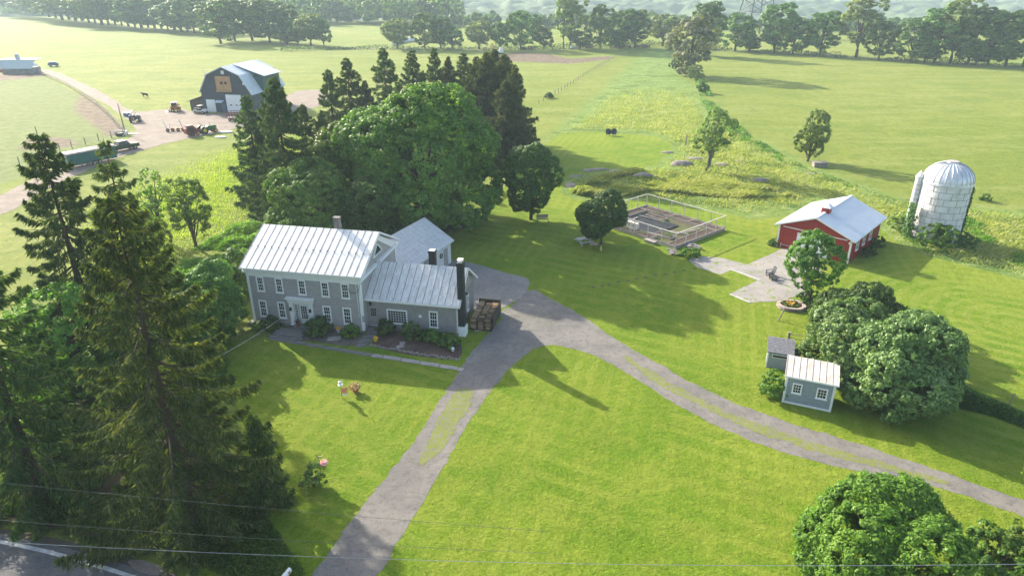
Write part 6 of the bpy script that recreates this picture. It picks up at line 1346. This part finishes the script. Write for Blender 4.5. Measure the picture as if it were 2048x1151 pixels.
t = thing('water_tank', 'dark stock tank in a white frame at the corner of the pasture', 'water tank', at(241, 271), R(12)); MB().lathe([(0, .5), (.85, .5), (.9, .6), (.9, 0)], 16).build('tank', mDark, t); b = MB()
b.bar((-1.2, .7, .9), (1.3, .7, .9), .14); b.bar((1.3, .7, .9), (1.3, -.7, .9), .14); [b.bar((x, y, 0), (x, y, .9), .14) for x, y in ((-1.2, .7), (1.3, .7), (1.3, -.7))]; b.bar((.6, -.7, 0), (1.3, .7, .95), .14); b.build('frame', mWhite, t)
for lb, px, py, rz, mm in (('small dark vehicle parked at the head of the farm track', 108, 133, .5, mBlueP), ('white cart beside the livestock shed', 66, 136, 0, mClear)):
    t = thing('small_trailer', lb, 'trailer', at(px, py), rz); MB().prism([(-1.8, .5), (-1.8, 1.2), (-1.2, 1.7), (.8, 1.7), (1.5, 1.1), (1.8, .5)], 'y', -.8, .8).build('body', mm, t)
    for x in (-1, 1):
        for s_ in (-1, 1): wheel(t, (x, s_*.8, .35), .35, .2)
def junk(lb, px, py, n, seed, m):
    random.seed(seed); t = thing('scrap_heap', lb, 'heap', at(px, py)); b = MB()
    for k in range(n): b.cbox((random.uniform(-4, 4), random.uniform(-1.5, 1.5), random.uniform(.2, 1.2)), (random.uniform(.5, 1.8), random.uniform(.3, 1), random.uniform(.3, .9)), random.uniform(0, 3), random.uniform(-.4, .4))
    b.build('heap', m, t)
junk('heap of reddish bales and boards left of the livestock shed', 6, 143, 30, 4, mat('mixed_scrap', (.35, .28, .24), .8, .5, .6, col2=(.45, .1, .05)))
junk('rusty heap of machine parts under the trees of the middle fence line', 1170, 97, 24, 5, mat('rust_scrap', (.22, .11, .08), .8, .5, .5, col2=(.1, .1, .1)))
junk('row of reddish logs under the small trees of the middle fence line', 1245, 96, 30, 6, MATS['rust_scrap'])
junk('long reddish log pile near the grassy lane', 1285, 95, 24, 8, MATS['rust_scrap'])
junk('dark heap at the foot of the broad round tree', 1062, 99, 16, 7, mat('dark_scrap', (.05, .06, .05), .9, .4, .6))
# rusty digger at the far bank
t = thing('digger', 'orange digger with raised boom by the earth bank in the far field', 'digger', at(1000, 110), R(10)); b = MB(); b.box(-1.8, 1.8, -1.2, 1.2, .3, .9); b.build('track', mDark, t); b = MB(); b.box(-1.6, 1.4, -1.1, 1.1, 1.0, 2.0); b.box(-.2, 1.2, -1.0, .1, 2.0, 3.2); b.build('cab', mClear, t)
b = MB(); b.bar((-1, .3, 1.8), (-3.5, .3, 4.8), .35); b.bar((-3.5, .3, 4.8), (-5.5, .3, 2.2), .3); b.build('boom', mOrange, t)
t = thing('hay_conveyor', 'slanted reddish conveyor arm leaning by the dark upright tree', 'conveyor', at(1184, 97), 0); MB().bar((-1.5, 0, .3), (3, 0, 4.6), .6).build('arm', mRedP, t); MB().bar((1.5, 0, 0), (1.8, 0, 3.2), .15).build('leg', mDark, t)
b = MB(); b.tube([(-1.1, 0, .7), (1.1, 0, .7)], .75, 12); o = b.build('white_barrel', mWhite); o.location = (*at(1145, 98.5), 0); tag(o, 'white tank lying in the brush of the middle fence line', 'tank')
# white plastic-wrapped row in the far field
t = thing('wrapped_hay_row', 'long low white wrapped hay row curving behind the round yellow green tree', 'hay row', at(812, 90)); pts = [at(787, 92), at(795, 88), at(806, 85.5), at(818, 84), at(830, 83)]
b = MB(); o_ = t.location; b.tube([(x-o_.x, y-o_.y, .8) for x, y in pts], [1.2, 1.3, 1.3, 1.3, 1.1], 12); b.build('wrap', mWhite, t, smooth=True)
# fences
def fence(lb, pts, n, h=1.25, wires=(.4, .8, 1.15), r=.06, name='wire_fence', m=None):
    pts = [Vector((*at(*p), 0)) for p in pts]; L = [0]
    for a, b_ in zip(pts, pts[1:]): L.append(L[-1]+(b_-a).length)
    t = thing(name, lb, 'fence', pts[0]); base_ = pts[0]
    def pos(s):
        for k in range(len(pts)-1):
            if s <= L[k+1]+1e-6: return pts[k].lerp(pts[k+1], (s-L[k])/(L[k+1]-L[k]))-base_
        return pts[-1]-base_
    proto_ = None
    for k in range(n):
        q = pos(L[-1]*k/(n-1))
        if proto_ is None: proto_ = MB().tube([(0, 0, 0), (random.uniform(-.05, .05), 0, h)], r, 6).build('post', m or mWood, t); o = proto_
        else: o = proto_.copy(); COL.objects.link(o); o.parent = t; o.rotation_euler = (random.uniform(-.06, .06), random.uniform(-.06, .06), 0)
        o.location = q
    wm = MB()
    for z in wires: wm.tube([p-base_+Vector((0, 0, z)) for p in pts], .012, 4)
    wm.build('wire', mSteel, t); return t
fence('long wire fence beside the farm track on the pasture side', [(68, 143), (100, 157), (130, 170), (160, 188), (190, 208), (220, 235), (246, 266)], 44, 1.35, r=.09)
fence('wire fence along the near edge of the pasture behind the trailer', [(40, 330), (124, 303), (155, 293), (184, 286), (214, 278), (247, 269)], 9, 1.5, r=.08)
fence('wire fence climbing the middle field toward the crooked tree', [(1078, 208), (1110, 190), (1150, 165), (1180, 145), (1225, 118), (1300, 92)], 46, 1.3, r=.09)
fence('fence of thin posts along the middle tree line', [(700, 101), (850, 101), (1000, 100), (1150, 99), (1300, 95)], 70, 1.4, r=.09)
fence('fence of thin posts along the right tree line', [(1400, 103), (1540, 108), (1700, 117), (1900, 131), (2060, 138)], 46, 1.4, r=.09)
# lattice tower
tx, ty = at(1507, 72); tw_ = thing('lattice_tower', 'steel lattice power tower rising behind the fence trees at the right', 'tower', (tx, ty), R(12))
mt = mat('galvanised', (.10, .12, .15), .5, .2, .2); wB, wT, hT = 9.0, 2.0, 44
def cor(z, i): w_ = wB+(wT-wB)*z/hT; return Vector(((-1, 1, 1, -1)[i]*w_, (-1, -1, 1, 1)[i]*w_, z))
for i in range(4): MB().bar(cor(0, i), cor(hT, i), .55).build('leg', mt, tw_)
lv = [0, 13, 20, 26, 31, 35.5, 39.5, hT]
br = MB()
for k in range(len(lv)-1):
    for i in range(4):
        j = (i+1) % 4; a, b_, c_, d_ = cor(lv[k], i), cor(lv[k], j), cor(lv[k+1], i), cor(lv[k+1], j)
        br.bar(c_, d_, .34)
        if k == 0: mid = (c_+d_)/2; br.bar(a, mid, .34); br.bar(b_, mid, .34)
        else: br.bar(a, d_, .3); br.bar(b_, c_, .3)
br.build('brace', mt, tw_); ca_ = MB(); [ca_.bar((-12, 0, z), (12, 0, z), .4) for z in (33, 39)]; ca_.build('crossarm', mt, tw_)
